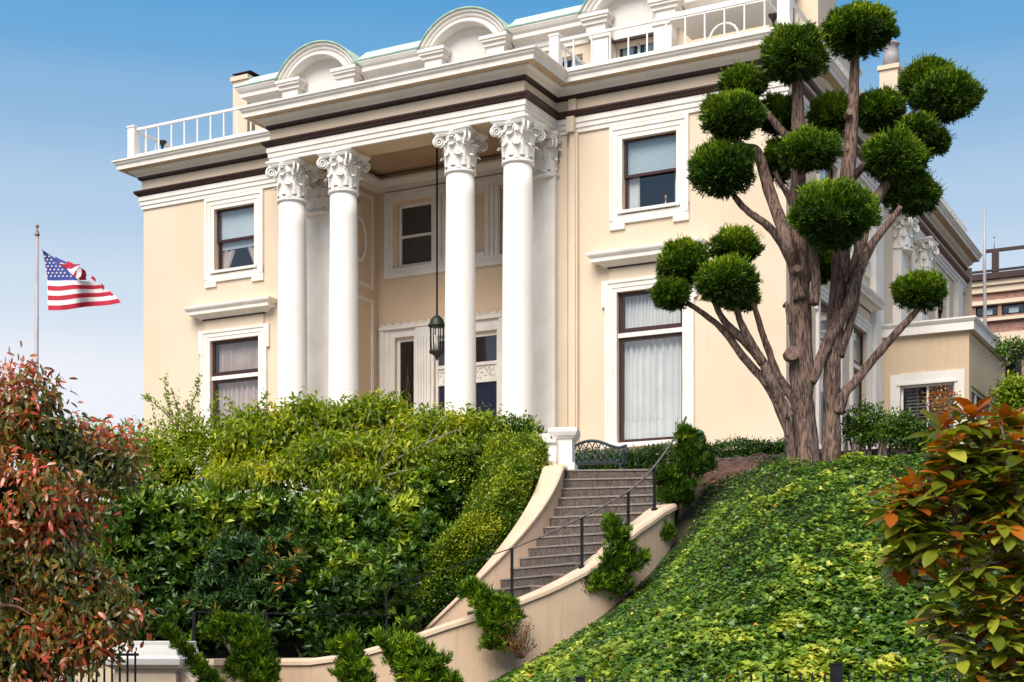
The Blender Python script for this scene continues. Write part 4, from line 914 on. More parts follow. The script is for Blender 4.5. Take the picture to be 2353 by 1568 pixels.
# bench at the head of the stairs
BE = thing('garden_bench', 'blue green cast iron bench with lattice back beside the white pedestal', 'bench', W(0, 0, 0)); 
bc = at(1352, 1078, 27.6); BE.location = (bc.x, bc.y, GZ); BE.rotation_euler = (0, 0, ROT * .55)
def top_c(x): return .80 + .085 * math.cos(x / .62 * math.pi * .95) + .05 * max(0, (x - .5) / .15)
m_ = MB(); m_.tube(catmull([(x, .22, top_c(x)) for x in np.linspace(-.66, .66, 11)], 3), .028, 8); m_.tube([(-.66, .14, .46), (.66, .14, .46)], .022, 6)
for s in (-1, 1): m_.tube([(s * .66, .14, .40), (s * .66, .22, top_c(s * .66) + .02)], .028, 6)
rr = random.Random(9)
for i in range(11):
    x = -.6 + i * .12; zt = top_c(x)
    m_.tube(catmull([(x, .145, .47), (x + .09, .17, .56), (x + .02, .19, .66), (x + .08, .215, zt)], 4), .013, 5); m_.tube(catmull([(x + .06, .145, .47), (x - .03, .17, .57), (x + .05, .19, .68), (x - .04, .215, zt)], 4), .011, 5)
m_.build('backrest', M_bench, BE)
m_ = MB()
for i in range(8): m_.box(-.66, .66, -.30 + i * .056, -.265 + i * .056, .42, .44)
m_.build('seat', M_bench, BE)
for s in (-1, 1):
    m_ = MB(); m_.tube(catmull([(s * .66, .16, .62), (s * .68, -.1, .65), (s * .68, -.28, .60), (s * .67, -.33, .5), (s * .66, -.28, .42)], 4), .022, 6); m_.build('armrest', M_bench, BE)
    for yq in (-.26, .16): m_ = MB(); m_.tube(catmull([(s * .64, yq, .42), (s * .66, yq * 1.1, .22), (s * .65, yq * 1.25, .0)], 3), .024, 6); m_.build('leg', M_bench, BE)

# annex, one storey, to the right of the house
AN = thing('annex', 'single storey tan stucco annex with white fascia and blinds in the window', 'building', (A.x, A.y, 0), ROT)
AV0, AU1, AVE, AZ = 7.9, 19.55, 13.0, 9.42
m_ = MB(); wall_holes(m_, LW - .08, AU1, GZ - .3, AZ + .3, [(17.86, 19.2, 5.6, 8.22)], TR(0, AV0)); 
wall_holes(m_, 0, AVE - AV0, GZ - .3, AZ + .3, [(.3, 4.6, 6.2, 8.15)], TR(AU1, AV0, R(90))); m_.box(LW, AU1, AV0 + .3, AVE, AZ, AZ + .3); m_.build('wall', M_wall2, AN)
m_ = MB(); m_.sweep([(LW - .08, AV0), (AU1, AV0), (AU1, AVE)], [(0, 9.46), (.14, 9.46), (.14, 9.66), (.16, 9.68), (.20, 9.74), (.20, 9.78), (0, 9.80)]); m_.build('fascia', M_trim, AN)
m_ = MB(); m_.box(LW, AU1 + .1, AV0 - .1, AVE, 9.70, 9.805); m_.build('roof', M_roof, AN)
m_ = MB(); x0, x1, z0, z1 = 17.86, 19.2, 5.6, 8.22
m_.box(x0 - .25, x0, AV0 - .04, AV0 + .01, z0, z1 + .28); m_.box(x1, x1 + .25, AV0 - .04, AV0 + .01, z0, z1 + .30); m_.box(x0, x1, AV0 - .04, AV0 + .01, z1, z1 + .30)
m_.box(x0 - .08, x1 + .08, AV0 - .07, AV0 - .042, z1, z1 + .06); w_ = m_.build('window', M_trim, AN)
m_ = MB(); sash(m_, x0, x1, z0, z1, AV0 + .08, .05); m_.box(18.50, 18.55, AV0 + .07, AV0 + .13, z0, z1); m_.build('frame', M_white, w_)
m_ = MB()
for i in range(30): z = z1 - .12 - i * .085; m_.add([(x0 + .1, AV0 + .22, z), (x1 - .1, AV0 + .22, z), (x1 - .1, AV0 + .27, z + .05), (x0 + .1, AV0 + .27, z + .05)], [(0, 1, 2, 3)])
m_.box(x0 + .38, x0 + .41, AV0 + .2, AV0 + .215, z0, z1); m_.build('slatted_blind', M_blind2, w_)
m_ = MB(); m_.box(x0 + .05, x1 - .05, AV0 + .1, AV0 + .105, z0, z1 - .05); m_.build('pane', M_glass, w_); room(w_, x0, x1, z0, z1, AV0 + .3, AV0 + 1.2)
m_ = MB(); sash(m_, .3, 4.6, 6.2, 8.15, .06, .09); 
for q in (1.15, 2.15, 3.2): m_.box(q, q + .10, .055, .12, 6.2, 8.15)
w_ = m_.build('side_window', M_white, AN, (AU1, AV0, 0), R(90)); m_ = MB(); m_.box(.35, 4.55, .09, .095, 6.25, 8.1); m_.build('pane', M_glassd, w_); room(w_, .3, 4.6, 6.2, 8.15)

# brick building far right, parallel to the mansion
BV = 30.0; BU0, BU1 = 13.0, 34.0
BK = thing('brick_building', 'red brick building with cream bands and a row of small dark windows, behind the annex', 'building', (A.x, A.y, 0), ROT)
m_ = MB(); wins = [(15.55 + i * .98, 16.38 + i * .98, 14.46, 14.86) for i in range(14)]; low_w = [(16.1 + i * 3.1, 17.15 + i * 3.1, 10.9, 12.9) for i in range(4)]
wall_holes(m_, BU0, BU1, GZ - 1, 16.0, wins + low_w, TR(0, BV)); m_.box(BU0, BU1, BV + 1.0, BV + 14, GZ - 1, 15.9); m_.build('brick_wall', M_brick, BK)
m_ = MB()
for za, zb, p in ((15.36, 15.62, .12), (15.62, 15.82, .22), (14.90, 15.06, .10), (14.24, 14.36, .16), (13.30, 13.78, .06)): m_.box(BU0 - .1, BU1, BV - p, BV + .02, za, zb - .003)
m_.build('cream_bands', M_wall, BK)
m_ = MB(); m_.box(BU0 - .2, BU1, BV - .35, BV + .3, 15.83, 16.06); m_.box(BU0, BU1, BV - .3, BV - .2, 16.12, 16.2); m_.build('parapet_coping', M_dark, BK)
for i, (a, b, c, d) in enumerate(wins + low_w):
    f = MB(); big = i >= 14; sash(f, a, b, c, d, BV + .04, .05 if not big else .10); 
    if big: f.box(a, b, BV + .04, BV + .09, (c + d) / 2 - .03, (c + d) / 2 + .03); f.box(b, b + .12, BV - .02, BV + .03, c, d)
    w_ = f.build('window', M_iron, BK); g = MB(); g.box(a + .05, b - .05, BV + .07, BV + .075, c, d); g.build('pane', M_glass, w_)
    if not big: g = MB(); g.box(a + .25, b - .22, BV + .15, BV + .16, c + .02, d - .12); g.build('blind', M_blind, w_)
    room(w_, a, b, c, d, BV + .3, BV + .9)
PG = thing('roof_frame', 'dark steel frame standing on the roof of the brick building', 'frame', (A.x, A.y, 0), ROT)
m_ = MB(); m_.box(15.85, 30, BV + .2, BV + .32, 17.00, 17.12); m_.box(16.12, 16.36, BV + .2, BV + .44, 16.0, 17.0); m_.box(20, 20.24, BV + .2, BV + .44, 16.0, 17.0); m_.build('steel_beam', M_dark, PG)
AT = thing('roof_antenna', 'thin antenna rod above the steel frame on the brick building', 'antenna', W(16.2, BV + .3, 17.1)); m_ = MB(); m_.tube([(0, 0, 0), (0, 0, .6)], .02, 5); m_.lathe((0, 0, .45), [(.01, 0), (.05, .03), (.01, .1)], 6); m_.build('rod', M_pole, AT)
MS = thing('white_mast', 'slim pale mast rising behind the annex roof, without a flag', 'pole', (0, 0, 0)); m_ = MB(); p0, p1 = at(2264, 760, 46), at(2262, 482, 46); m_.tube([(p0.x, p0.y, GZ), p0, (p1.x, p1.y, (p0.z + p1.z) / 2), p1], [.06, .058, .05, .035], 10); m_.build('mast', M_pole, MS)

# green globe lamp at the stair head
GL = thing('globe_lamp', 'small green glass globe lamp on a short post before the dark hedge', 'lamp'); p = at(1607, 1000, 25.5); GL.location = p
m_ = MB(); m_.tube([(0, 0, GZ - p.z), (0, 0, -.05)], .02, 6); m_.build('post', M_iron, GL); m_ = MB(); m_.lathe((0, 0, -.1), [(.02, 0), (.07, .03), (.095, .09), (.08, .15), (.03, .19)], 14); m_.build('globe', surf('green_glass', (.02, .10, .08), (.03, .14, .10), rough=.15), GL)

# flagpole and flag
FD = 45.0; FP = thing('flagpole', 'grey flagpole with small gold ball and collar', 'pole'); b = at(83, 1000, FD); tp = at(85.5, 541, FD); 
m_ = MB(); m_.tube([(b.x, b.y, 0), tuple(b), tuple(tp)], [.085, .07, .048], 14); m_.build('pole', M_pole, FP)
m_ = MB(); m_.lathe(tuple(tp), [(.05, -.02), (.08, .0), (.085, .03), (.05, .06), (.055, .10), (.03, .16), (.02, .20), (.03, .22), (.055, .26), (.05, .31), (.01, .34)], 14); m_.build('finial', M_gold, FP)
FL = thing('flag', 'american flag with red and white stripes and starred blue canton flying from the pole', 'flag')
def fpnt(px_, py_): 
    dx = px_ - 96; return at(px_, py_, FD - .15 + .22 * math.sin(dx * .045 + py_ * .012) + .06 * math.sin(dx * .13))
left = [(109 + i * .12, 644.7 + i * 11.4) for i in range(7)]; right = [(214, 644.5), (228, 654), (240, 661.5), (252, 669), (262, 677), (271, 685.5), (278, 695)]
def edge(i, t):
    (x0, y0), (x1, y1) = left[i], right[i]; return x0 + (x1 - x0) * t, y0 + (y1 - y0) * t + 2.8 * math.sin(t * math.pi * 1.0) * (.3 + .45 * i / 3) + 1.6 * math.sin(t * 9)
for nm, par, mt in (('white_stripes', 0, M_fwhite), ('red_stripes', 1, M_red)):
    m_ = MB()
    for i in range(par, 6, 2):
        n = 24; vs = [];
        for j in range(n + 1): vs += [fpnt(*edge(i, j / n)), fpnt(*edge(i + 1, j / n))]
        m_.add(vs, [(2 * j, 2 * j + 1, 2 * j + 3, 2 * j + 2) for j in range(n)], True)
    m_.build(nm, mt, FL)
def patch(m_, poly, n=1, off=0.):
    cx_ = sum(p[0] for p in poly) / len(poly); cy_ = sum(p[1] for p in poly) / len(poly); vs = [fpnt(cx_, cy_)] + [fpnt(*p) for p in poly]; vs = [v - Vector((0, off, 0)) for v in vs]
    m_.add(vs, [(0, 1 + i, 1 + (i + 1) % len(poly)) for i in range(len(poly))])
can = []
for k in range(11):        # canton in horizontal slices
    t = k / 10; yl = 571.5 + 73.2 * t; xl = 95.7 + 13.3 * t ** .8; xr = 97 + 83 * t + 14 * math.sin(t * math.pi) * .6; can.append((xl, xr, yl))
m_ = MB(); vs = []
for xl, xr, yl in can:
    for j in range(9): vs.append(fpnt(xl + (xr - xl) * j / 8, yl + (j / 8) * 3 * (1 - (yl - 571) / 74)))
m_.add(vs, [(k * 9 + j, k * 9 + 9 + j, k * 9 + 10 + j, k * 9 + j + 1) for k in range(10) for j in range(8)], True)
patch(m_, [(127, 590), (138, 596), (150, 601), (154, 604), (150, 607), (138, 603), (128, 597)], off=.02); m_.build('blue_canton', M_blue, FL)
m_ = MB()
for r_ in range(7):
    y_ = 588 + r_ * 7.6 + 2
    for c_ in range(9):
        x = 104.5 + c_ * 9.2 + (r_ % 2) * 4.4 + r_ * .7; t = (y_ - 571.5) / 73.2; xr = 97 + 83 * t
        if x > xr - 4: continue
        q = fpnt(x, y_) - Vector((0, .035, 0)); vs = []
        for i in range(10): a = math.pi / 2 + i * math.pi / 5; rad_ = .036 if i % 2 == 0 else .017; vs.append(q + Vector((rad_ * math.cos(a), 0, rad_ * math.sin(a))))
        m_.add(vs + [q], [(10, i, (i + 1) % 10) for i in range(10)])
m_.build('stars', M_fwhite, FL)
m_ = MB()
for poly in ([(136, 606), (150, 610), (156, 601), (166, 605), (172, 609), (186, 607.5), (184, 610), (172, 614), (164, 619), (150, 616)], [(187, 616), (197, 623), (199.5, 632), (198, 641), (200, 644.5), (183, 645), (180, 640), (186, 637), (188.5, 628)],
             [(213, 634), (221, 642), (221, 648.5), (210, 641)], [(234, 652), (241, 659), (238.5, 665), (231, 660)], [(253, 669.5), (259, 676), (258, 681), (251, 675)], [(168, 633), (176, 620), (174, 640)]): patch(m_, poly, off=.03)
m_.build('folded_red_stripes', M_red, FL)
m_ = MB()
for poly in ([(138, 603), (146, 604), (152, 606), (150, 610), (140, 607)], [(153, 617), (164, 620), (172, 615), (182, 611), (187, 616), (188, 628), (183, 640), (176, 641), (171, 636), (160, 626)]): patch(m_, poly, off=.015)
m_.build('folded_white_stripes', M_fwhite, FL)
m_ = MB(); m_.tube([at(90, 565, FD - .1), fpnt(96, 572), fpnt(104, 600), fpnt(109, 645), fpnt(110, 713), at(108, 717, FD - .1), at(86, 722, FD - .05)], .007, 5); m_.build('halyard', M_fwhite, FL)

# ================================================================== PLANTS
def pb(lst, d, dd=0., ry=None):
    """blobs given by their outline in the photograph (centre, half width, half height in px, distance offset)"""
    out = []
    for b in lst:
        x, y, rx, rz = b[:4]; o = b[4] if len(b) > 4 else 0.; D_ = d + o; p = at(x, y, D_); k = D_ / F
        out.append((p.x, p.y, p.z, rx * k, (ry or (rx + rz) / 2 * k), rz * k))
    return out
def ground_z(x, y): return hgt(x, y)
def stem(mb, pts, rad, n=7, k=4, rough=.15, seed=0): 
    P = catmull(pts, k); r_ = np.interp(np.linspace(0, len(pts) - 1, len(P)), range(len(pts)), rad); mb.tube(P, list(r_), n, rough=rough, seed=seed)
def clump(bl, m, s=.38, flat=.8, spread=.92, seed=1):
    rr = random.Random(seed); out = []
    for b in bl:
        for i in range(m):
            d = Vector((rr.gauss(0, 1), rr.gauss(0, 1) - .5, rr.gauss(0, 1) + .35)).normalized(); q = s * rr.uniform(.7, 1.25); r_ = (b[3] + b[4] + b[5]) / 3
            out.append((b[0] + d.x * b[3] * spread, b[1] + d.y * b[4] * spread, b[2] + d.z * b[5] * spread, r_ * q, r_ * q, r_ * q * flat))
    return out
def plant(name, label, cat, blobs, n, k, mat, L, Wd, stems=None, smat=M_twig, corek=.72, group=None, shape='kite', shell=(.78, 1.06), **kw):
    bx_ = sum(b[0] for b in blobs) / len(blobs); by = sum(b[1] for b in blobs) / len(blobs)
    t = thing(name, label, cat, (0, 0, 0), 0, group)
    if corek: core('dark_core', blobs, t, k=corek)
    cl_ = kw.pop('clumps', None)
    if cl_: blobs_ = blobs; blobs = [(b[0], b[1], b[2], b[3] * .93, b[4] * .93, b[5] * .93) for b in blobs] * 2 + clump(blobs, *cl_, seed=n)
    bump = kw.pop('bump', .2); back = kw.pop('back', .3); P, Nn = blob_points(blobs, n, shell, bump=bump, back=back)
    tone = kw.pop('tonef', None); tv = tone(P) if tone else None
    sprigs('foliage', P, Nn, k, mat, L, Wd, t, shape=shape, tone=tv, **kw)
    m_ = MB(); gz = ground_z(bx_, by)
    if stems is None:
        for i in range(5):
            b = blobs[i % len(blobs)]; stem(m_, [(bx_ + random.uniform(-.15, .15), by + random.uniform(-.1, .1), gz - .1), ((bx_ + b[0]) / 2, (by + b[1]) / 2, (gz + b[2]) / 2), (b[0], b[1], b[2])], [.035, .028, .012], seed=i)
    else:
        for i, (pts, rad) in enumerate(stems): stem(m_, pts, rad, seed=i)
    m_.build('stem', smat, t); return t

# ---- the cloud pruned cedar
CD = 22.4
CT_ = thing('cloud_pruned_cedar', 'cedar pruned into round green pads on bare twisting limbs, in front of the house corner', 'tree')
trunk = [
 ([(1856, 1150), (1854, 1060), (1846, 960), (1843, 870), (1840, 760), (1838, 640), (1835, 500), (1835, 400), (1835, 300), (1832, 200), (1830, 150)], [40, 32, 30, 30, 28, 25, 22, 20, 17, 14, 11], 0),
 ([(1910, 1150), (1910, 1060), (1911, 960), (1912, 850), (1922, 730), (1932, 610), (1940, 500), (1948, 400), (1957, 300), (1962, 200), (1966, 100)], [29, 25, 23, 22, 22, 22, 21, 19, 16, 13, 11], .05),
 ([(1822, 1150), (1820, 1065), (1811, 990), (1790, 935), (1765, 885), (1735, 852), (1700, 810), (1668, 765), (1635, 735), (1600, 710), (1578, 695)], [16, 13, 13, 14, 12, 11, 10, 9, 8, 7, 6], -.1),
 ([(1812, 960), (1795, 925), (1770, 870), (1750, 830), (1722, 795), (1690, 765), (1660, 732), (1640, 690)], [16, 16, 15, 14, 13, 11, 9, 8], -.2),
 ([(1752, 835), (1735, 805), (1718, 775), (1702, 740), (1690, 700)], [12, 12, 11, 9, 7], -.3),
 ([(1830, 925), (1808, 895), (1785, 860), (1768, 810), (1750, 760), (1735, 710), (1722, 675)], [16, 14, 12, 10, 9, 8, 7], .1),
 ([(1838, 690), (1828, 620), (1812, 565), (1790, 500), (1765, 430), (1748, 370), (1733, 345), (1708, 338), (1682, 316)], [18, 18, 18, 17, 16, 15, 14, 11, 9], -.15),
 ([(1836, 650), (1815, 590), (1790, 550), (1765, 520), (1738, 500), (1712, 480), (1686, 450)], [18, 16, 13, 11, 10, 9, 8], .15),
 ([(1830, 500), (1812, 450), (1795, 425), (1780, 395)], [10, 9, 7, 6], .3),
 ([(1830, 330), (1800, 305), (1775, 275), (1750, 245), (1730, 225)], [13, 11, 10, 9, 7], .2),
 ([(1865, 880), (1885, 830), (1905, 780), (1930, 740), (1955, 690), (1975, 620), (2005, 560), (2045, 510), (2070, 475)], [13, 15, 16, 16, 16, 15, 12, 9, 7], -.1),
 ([(1945, 650), (1975, 580), (1985, 520), (2010, 465), (2040, 420), (2070, 390)], [15, 17, 18, 17, 14, 9], .05),
 ([(1925, 950), (1940, 905), (1965, 878), (2010, 822), (2060, 765), (2095, 728), (2118, 702)], [16, 14, 13, 12, 11, 9, 7], 0),
 ([(1930, 820), (1952, 750), (1966, 690), (1972, 620)], [12, 11, 11, 9], -.1),
 ([(1870, 700), (1875, 640), (1862, 560), (1850, 480)], [14, 13, 12, 10], -.35),
 ([(1948, 420), (1985, 380), (2020, 330), (2060, 290), (2100, 260)], [13, 11, 10, 9, 8], .3),
 ([(2040, 420), (2090, 370), (2120, 330), (2150, 270)], [10, 9, 8, 6], .2), ([(1815, 745), (1811, 715), (1808, 698)], [7, 7, 5], -.3)]
m_ = MB(); kk = CD / F
for i, (pts, rad, off) in enumerate(trunk):
    P = [at(x, y, CD + off + (.15 * noise.noise(Vector((x * .01, y * .01, i))))) for x, y in pts]; r_ = [r * kk * (.87 if i < 3 else .82) for r in rad]
    C_ = catmull(P, 9); rr_ = list(np.interp(np.linspace(0, len(P) - 1, len(C_)), range(len(P)), r_)); m_.tube(C_, rr_, 26 if i < 2 else 16, rough=.22 if i < 2 else .2, seed=i * 3.1)
tk = m_.build('trunk', M_bark, CT_)
for x, y, r_, dz in ((1821, 812, 17, -.36), (1833, 617, 9, -.34), (1953, 257, 9, -.18), (1808, 697, 5, -.3)):
    p = at(x, y, CD + dz); m_ = MB(); m_.tube([p + Vector((0, .18, 0)), p, p + Vector((0, -.012, 0))], [r_ * kk * 1.0, r_ * kk * .95, r_ * kk * .85], 14, rough=.12, smooth=False)
    m_.build('cut_branch_stub', M_cut, tk)
PADS = [(1973, 72, 84, 60, -.1), (1826, 128, 76, 68, -.2), (1708, 197, 54, 40, .3), (1683, 270, 74, 56, -.2), (1660, 392, 80, 62, 0), (1790, 268, 50, 44, .6), (1912, 265, 52, 48, .5), (2022, 260, 56, 50, .3),
        (2135, 195, 68, 58, .5), (2178, 225, 78, 60, 0), (2112, 298, 44, 28, -.1), (2152, 328, 26, 26, .3), (2060, 362, 78, 56, -.1), (2095, 447, 68, 50, .2), (1860, 350, 70, 46, -.6), (1915, 498, 100, 80, -.9),
        (1570, 610, 58, 58, -.1), (1690, 570, 58, 42, .1), (1670, 650, 68, 58, -.5), (1543, 678, 42, 38, -.2), (2112, 673, 60, 42, 0), (1788, 372, 34, 52, .7), (1885, 610, 34, 42, .6), (1700, 690, 40, 26, .2)]
for i, (x, y, rx, rz, off) in enumerate(PADS):
    b = pb([(x, y, rx * .90, rz * .90, off)], CD)[0]; area = (rx * rz) / 5000.
    d = rnd_dirs(int(900 * area + 160)); d[:, 2] = np.where((d[:, 2] < -.35) & (RNG.random(len(d)) < .4), -d[:, 2], d[:, 2])
    c = np.array(b[:3]); r_ = np.array(b[3:]); s = RNG.uniform(.70, 1.0, len(d)) * (1 + .26 * vnoise(d * 1.5 + c, 1.) + .15 * vnoise(d * 4 + c, 1.))
    # flat underneath, as clipped
    P = c + d * r_ * s[:, None]; P[:, 2] = np.maximum(P[:, 2], c[2] - r_[2] * .80 + .05 * RNG.normal(size=len(P))); Nn = unit(d / r_)
    k = 26; ax = unit(Nn * .8 + UP * .45 + RNG.normal(size=P.shape) * .35); base = np.repeat(P, k, 0) + RNG.normal(size=(len(P) * k, 3)) * .022
    D = unit(np.repeat(ax, k, 0) + rnd_dirs(len(base)) * .62); No = unit(rnd_dirs(len(base)) + UP * .5)
    var = np.clip(.30 + .34 * np.repeat(vnoise(P, 2.2), k) + np.repeat(RNG.normal(size=len(P)) * .10, k) + np.repeat(np.clip(d[:, 2], -1, 1) * .32, k) + RNG.normal(size=len(base)) * .13, 0, 1)  # bright pad tops and dark undersides: light and shade painted into the needles
    e = rnd_dirs(34); e[:, 2] = abs(e[:, 2]); Pe = c + e * r_ * .95; kq = 7
    bs = np.repeat(Pe, kq, 0) + np.repeat(e, kq, 0) * np.tile(np.linspace(0, .12, kq), len(Pe))[:, None]; De = unit(np.repeat(e + UP * .4, kq, 0) + rnd_dirs(len(bs)) * .5)
    nb, ns = len(base), len(bs); Ls = np.concatenate([RNG.uniform(.035, .10, nb), np.full(ns, .06)]); Ws = np.concatenate([np.full(nb, .0085), np.full(ns, .005)])
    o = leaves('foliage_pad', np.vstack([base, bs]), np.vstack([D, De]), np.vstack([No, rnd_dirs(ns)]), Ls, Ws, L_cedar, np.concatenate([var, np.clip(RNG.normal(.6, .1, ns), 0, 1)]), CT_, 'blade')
    core('dark_core', [tuple(list(b[:2]) + [b[2] - b[5] * .02] + [b[3] * .9, b[4] * .9, b[5] * .82])], o, k=.80)

# ---- ivy bank
IV = 140000
X = RNG.uniform(-1.6, 9.2, IV); Y = 14.62 + (24.6 - 14.62) * RNG.random(IV) ** 1.15
rho = np.hypot(X - SCX, SCY - Y); uvv = ((X - A.x) * V.x + (Y - A.y) * V.y)
keep = (rho > RO + .42 + .08 * np.sin(X * 5)) & (uvv < -7.25) & (((X - 3.25) / .85) ** 2 + ((Y - 23.85 + .53 * (X - 3.25)) / .42) ** 2 > .8 + .5 * np.sin(X * 9 + Y * 7)) & (np.abs(X / Y) < .36)
X, Y = X[keep], Y[keep]; Zg = np.array([hgt(x, y) for x, y in zip(X, Y)])
h1 = np.array([noise.noise(Vector((x * .9, y * .9, 7))) for x, y in zip(X, Y)]); h2 = np.array([noise.noise(Vector((x * 3.1, y * 3.1, 2))) for x, y in zip(X, Y)])
h3 = np.array([noise.noise(Vector((x * 1.7, y * 1.7, 12))) for x, y in zip(X, Y)]); rw = np.hypot(X - SCX, SCY - Y) - RO; vv_ = (X - A.x) * V.x + (Y - A.y) * V.y; fade = np.clip((rw - .35) / 1.3, .25, 1) * np.clip((-7.2 - vv_) / 1.0, .3, 1)
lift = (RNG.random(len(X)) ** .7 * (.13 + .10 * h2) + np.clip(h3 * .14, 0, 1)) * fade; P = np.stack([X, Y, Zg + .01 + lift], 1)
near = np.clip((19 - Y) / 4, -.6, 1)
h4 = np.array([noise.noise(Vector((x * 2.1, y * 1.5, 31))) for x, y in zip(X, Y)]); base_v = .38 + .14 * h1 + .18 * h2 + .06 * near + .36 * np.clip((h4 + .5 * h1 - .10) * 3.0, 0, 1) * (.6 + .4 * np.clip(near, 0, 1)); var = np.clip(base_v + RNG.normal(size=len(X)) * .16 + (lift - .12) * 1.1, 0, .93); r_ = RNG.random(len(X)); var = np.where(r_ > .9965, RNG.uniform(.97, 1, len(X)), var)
az = RNG.uniform(0, 2 * math.pi, len(X)); D = np.stack([np.cos(az), np.sin(az), RNG.normal(-.15, .35, len(X))], 1)
No = unit(np.stack([RNG.normal(0, .42, len(X)), RNG.normal(-.45, .42, len(X)), np.ones(len(X))], 1)); big = np.clip(.65 + .75 * (base_v - .35) + .2 * near, .5, 1.25); L = .086 * big * RNG.uniform(.7, 1.25, len(X))
iv = leaves('ivy', P, D, No, L, L * .52, L_ivy, var, None, 'ivy'); tag(iv, 'dense green and lime ivy covering the sloping bank', 'ivy', kind='stuff')
# litter and roots on the bare soil
m_ = MB(); rr = random.Random(5)
for i in range(46):
    x = 3.25 + rr.uniform(-.9, .9); y = 23.8 - .53 * (x - 3.25) + rr.uniform(-.4, .4); a = rr.uniform(0, 6.28); l = rr.uniform(.1, .5); z = hgt(x, y) + .05
    m_.tube([(x, y, z), (x + l * .5 * math.cos(a), y + l * .5 * math.sin(a), z + .05), (x + l * math.cos(a), y + l * math.sin(a), z)], .008, 5)
tag(m_.build('soil_litter', M_cut), 'dry twigs scattered on the bare soil beside the stairs', 'twigs', kind='stuff')

# ---- red leaved shrub at the left edge
bl = pb([(40, 965, 96, 90, .2), (120, 1010, 60, 50, 0), (215, 1062, 98, 68, .5), (50, 1150, 120, 95, -.4), (150, 1190, 80, 60, 0), (40, 1300, 120, 90, -.2), (170, 1330, 85, 70, -.3), (235, 1410, 72, 58, -.4), (90, 1440, 120, 80, -.2), (200, 1480, 55, 32, -.4), (40, 1540, 110, 70, 0), (-110, 1200, 120, 330, .6)], 16.6)
c0 = at(60, 1500, 16.8)
RS = plant('red_leaved_tree', 'drooping red and olive leaved tree filling the left edge of the picture', 'tree', bl, 8600, 6, L_red, .112, .19, clumps=(11, .40, 1.0),
      stems=[([(c0.x, c0.y, 0), (c0.x, c0.y, 1.6), tuple(at(60, 1250, 16.9)), tuple(at(50, 960, 16.8))], [.07, .06, .04, .015]), ([(c0.x, c0.y, .9), tuple(at(120, 1380, 16.8)), tuple(at(230, 1400, 16.3))], [.05, .03, .012]),
             ([(c0.x, c0.y, 1.4), tuple(at(110, 1250, 16.7)), tuple(at(200, 1080, 17))], [.05, .035, .012]), ([tuple(at(0, 1390, 16)), tuple(at(40, 1395, 15.95)), tuple(at(75, 1415, 15.9))], [.02, .015, .008])],
      smat=M_twigr, corek=.58, out=.55, up=-.55, jit=.55, rad=.10, shape='oval', bend=.25, vm=.43, vs=.15, freq=1.4, nup=.4, bump=.25, shell=(.5, 1.02),
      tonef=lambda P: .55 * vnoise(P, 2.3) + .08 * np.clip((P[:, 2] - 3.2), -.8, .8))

# ---- pale maple canopy over the balustrade, with its grey branches
bl = pb([(720, 975, 85, 38, .4), (640, 1000, 80, 40, 0), (850, 965, 90, 40, .3), (960, 985, 80, 36, .2), (1050, 1000, 70, 36, 0), (1120, 1000, 60, 38, .2), (560, 1010, 70, 45, -.2), (760, 1045, 110, 36, -.5), (900, 1040, 100, 32, -.4), (1020, 1055, 80, 30, -.3), (640, 1085, 90, 34, -.7), (800, 1098, 90, 26, -.8), (960, 1100, 70, 22, -.6), (540, 1110, 70, 40, -.8), (1100, 1065, 60, 30, -.2), (700, 935, 40, 16, .2), (800, 950, 36, 16, .1), (880, 930, 46, 18, .2), (590, 960, 46, 18, 0), (1010, 960, 40, 14, .1), (1090, 962, 34, 12, 0)], 25.6)
c0 = at(840, 1200, 25.2); b1 = lambda x, y, o=0: tuple(at(x, y, 25.2 + o))
plant('pale_green_maple', 'spreading yellow green maple canopy in front of the column bases', 'tree', bl, 6800, 7, L_maple, .115, .21, corek=.5, clumps=(7, .36, .55),
      stems=[([(c0.x, c0.y, hgt(c0.x, c0.y) - .1), b1(838, 1150), b1(845, 1110), b1(900, 1070), b1(1010, 1010)], [.07, .055, .04, .03, .012]), ([b1(838, 1150), b1(790, 1100), b1(700, 1060), b1(620, 1010)], [.045, .035, .025, .01]), ([b1(840, 1130), b1(860, 1080), b1(880, 1020), b1(870, 960)], [.04, .03, .02, .01]),
             ([b1(800, 1105), b1(780, 1050), b1(740, 1000), b1(720, 960)], [.03, .025, .018, .008]), ([b1(900, 1070), b1(970, 1080), b1(1060, 1050), b1(1110, 1020)], [.03, .024, .016, .008]), ([b1(830, 1150), b1(760, 1140), b1(660, 1120), b1(560, 1090)], [.035, .03, .02, .01])],
      out=.5, up=-.5, jit=.7, rad=.09, bend=.35, vm=.56, vs=.16, freq=1.6, nup=.7, shell=(.5, 1.1), bump=.3)
MBR = MB(); fx = lambda x, y: tuple(at(x, y, 24.75)); PT = [o for o in bpy.data.objects if o.name == 'pale_green_maple'][0]
for pts, rad in (([(845, 1120), (880, 1075), (940, 1040), (1010, 1005), (1060, 985)], [.035, .028, .02, .014, .006]), ([(860, 1100), (920, 1085), (1000, 1068), (1070, 1040)], [.026, .02, .014, .006]), ([(865, 1085), (880, 1040), (900, 1000), (905, 970)], [.022, .017, .012, .006]),
                 ([(840, 1125), (800, 1090), (760, 1065), (700, 1050)], [.026, .02, .014, .007]), ([(980, 1022), (1000, 980), (1030, 955)], [.012, .009, .005]), ([(780, 1075), (770, 1030), (745, 1000)], [.014, .010, .006]), ([(842, 1180), (842, 1120)], [.045, .036])):
    stem(MBR, [fx(*p) for p in pts], rad, 6, 4)
MBR.build('grey_branches', surf('grey_bark', (.26, .24, .20), (.16, .145, .12), rough=.9, scale=14), PT)
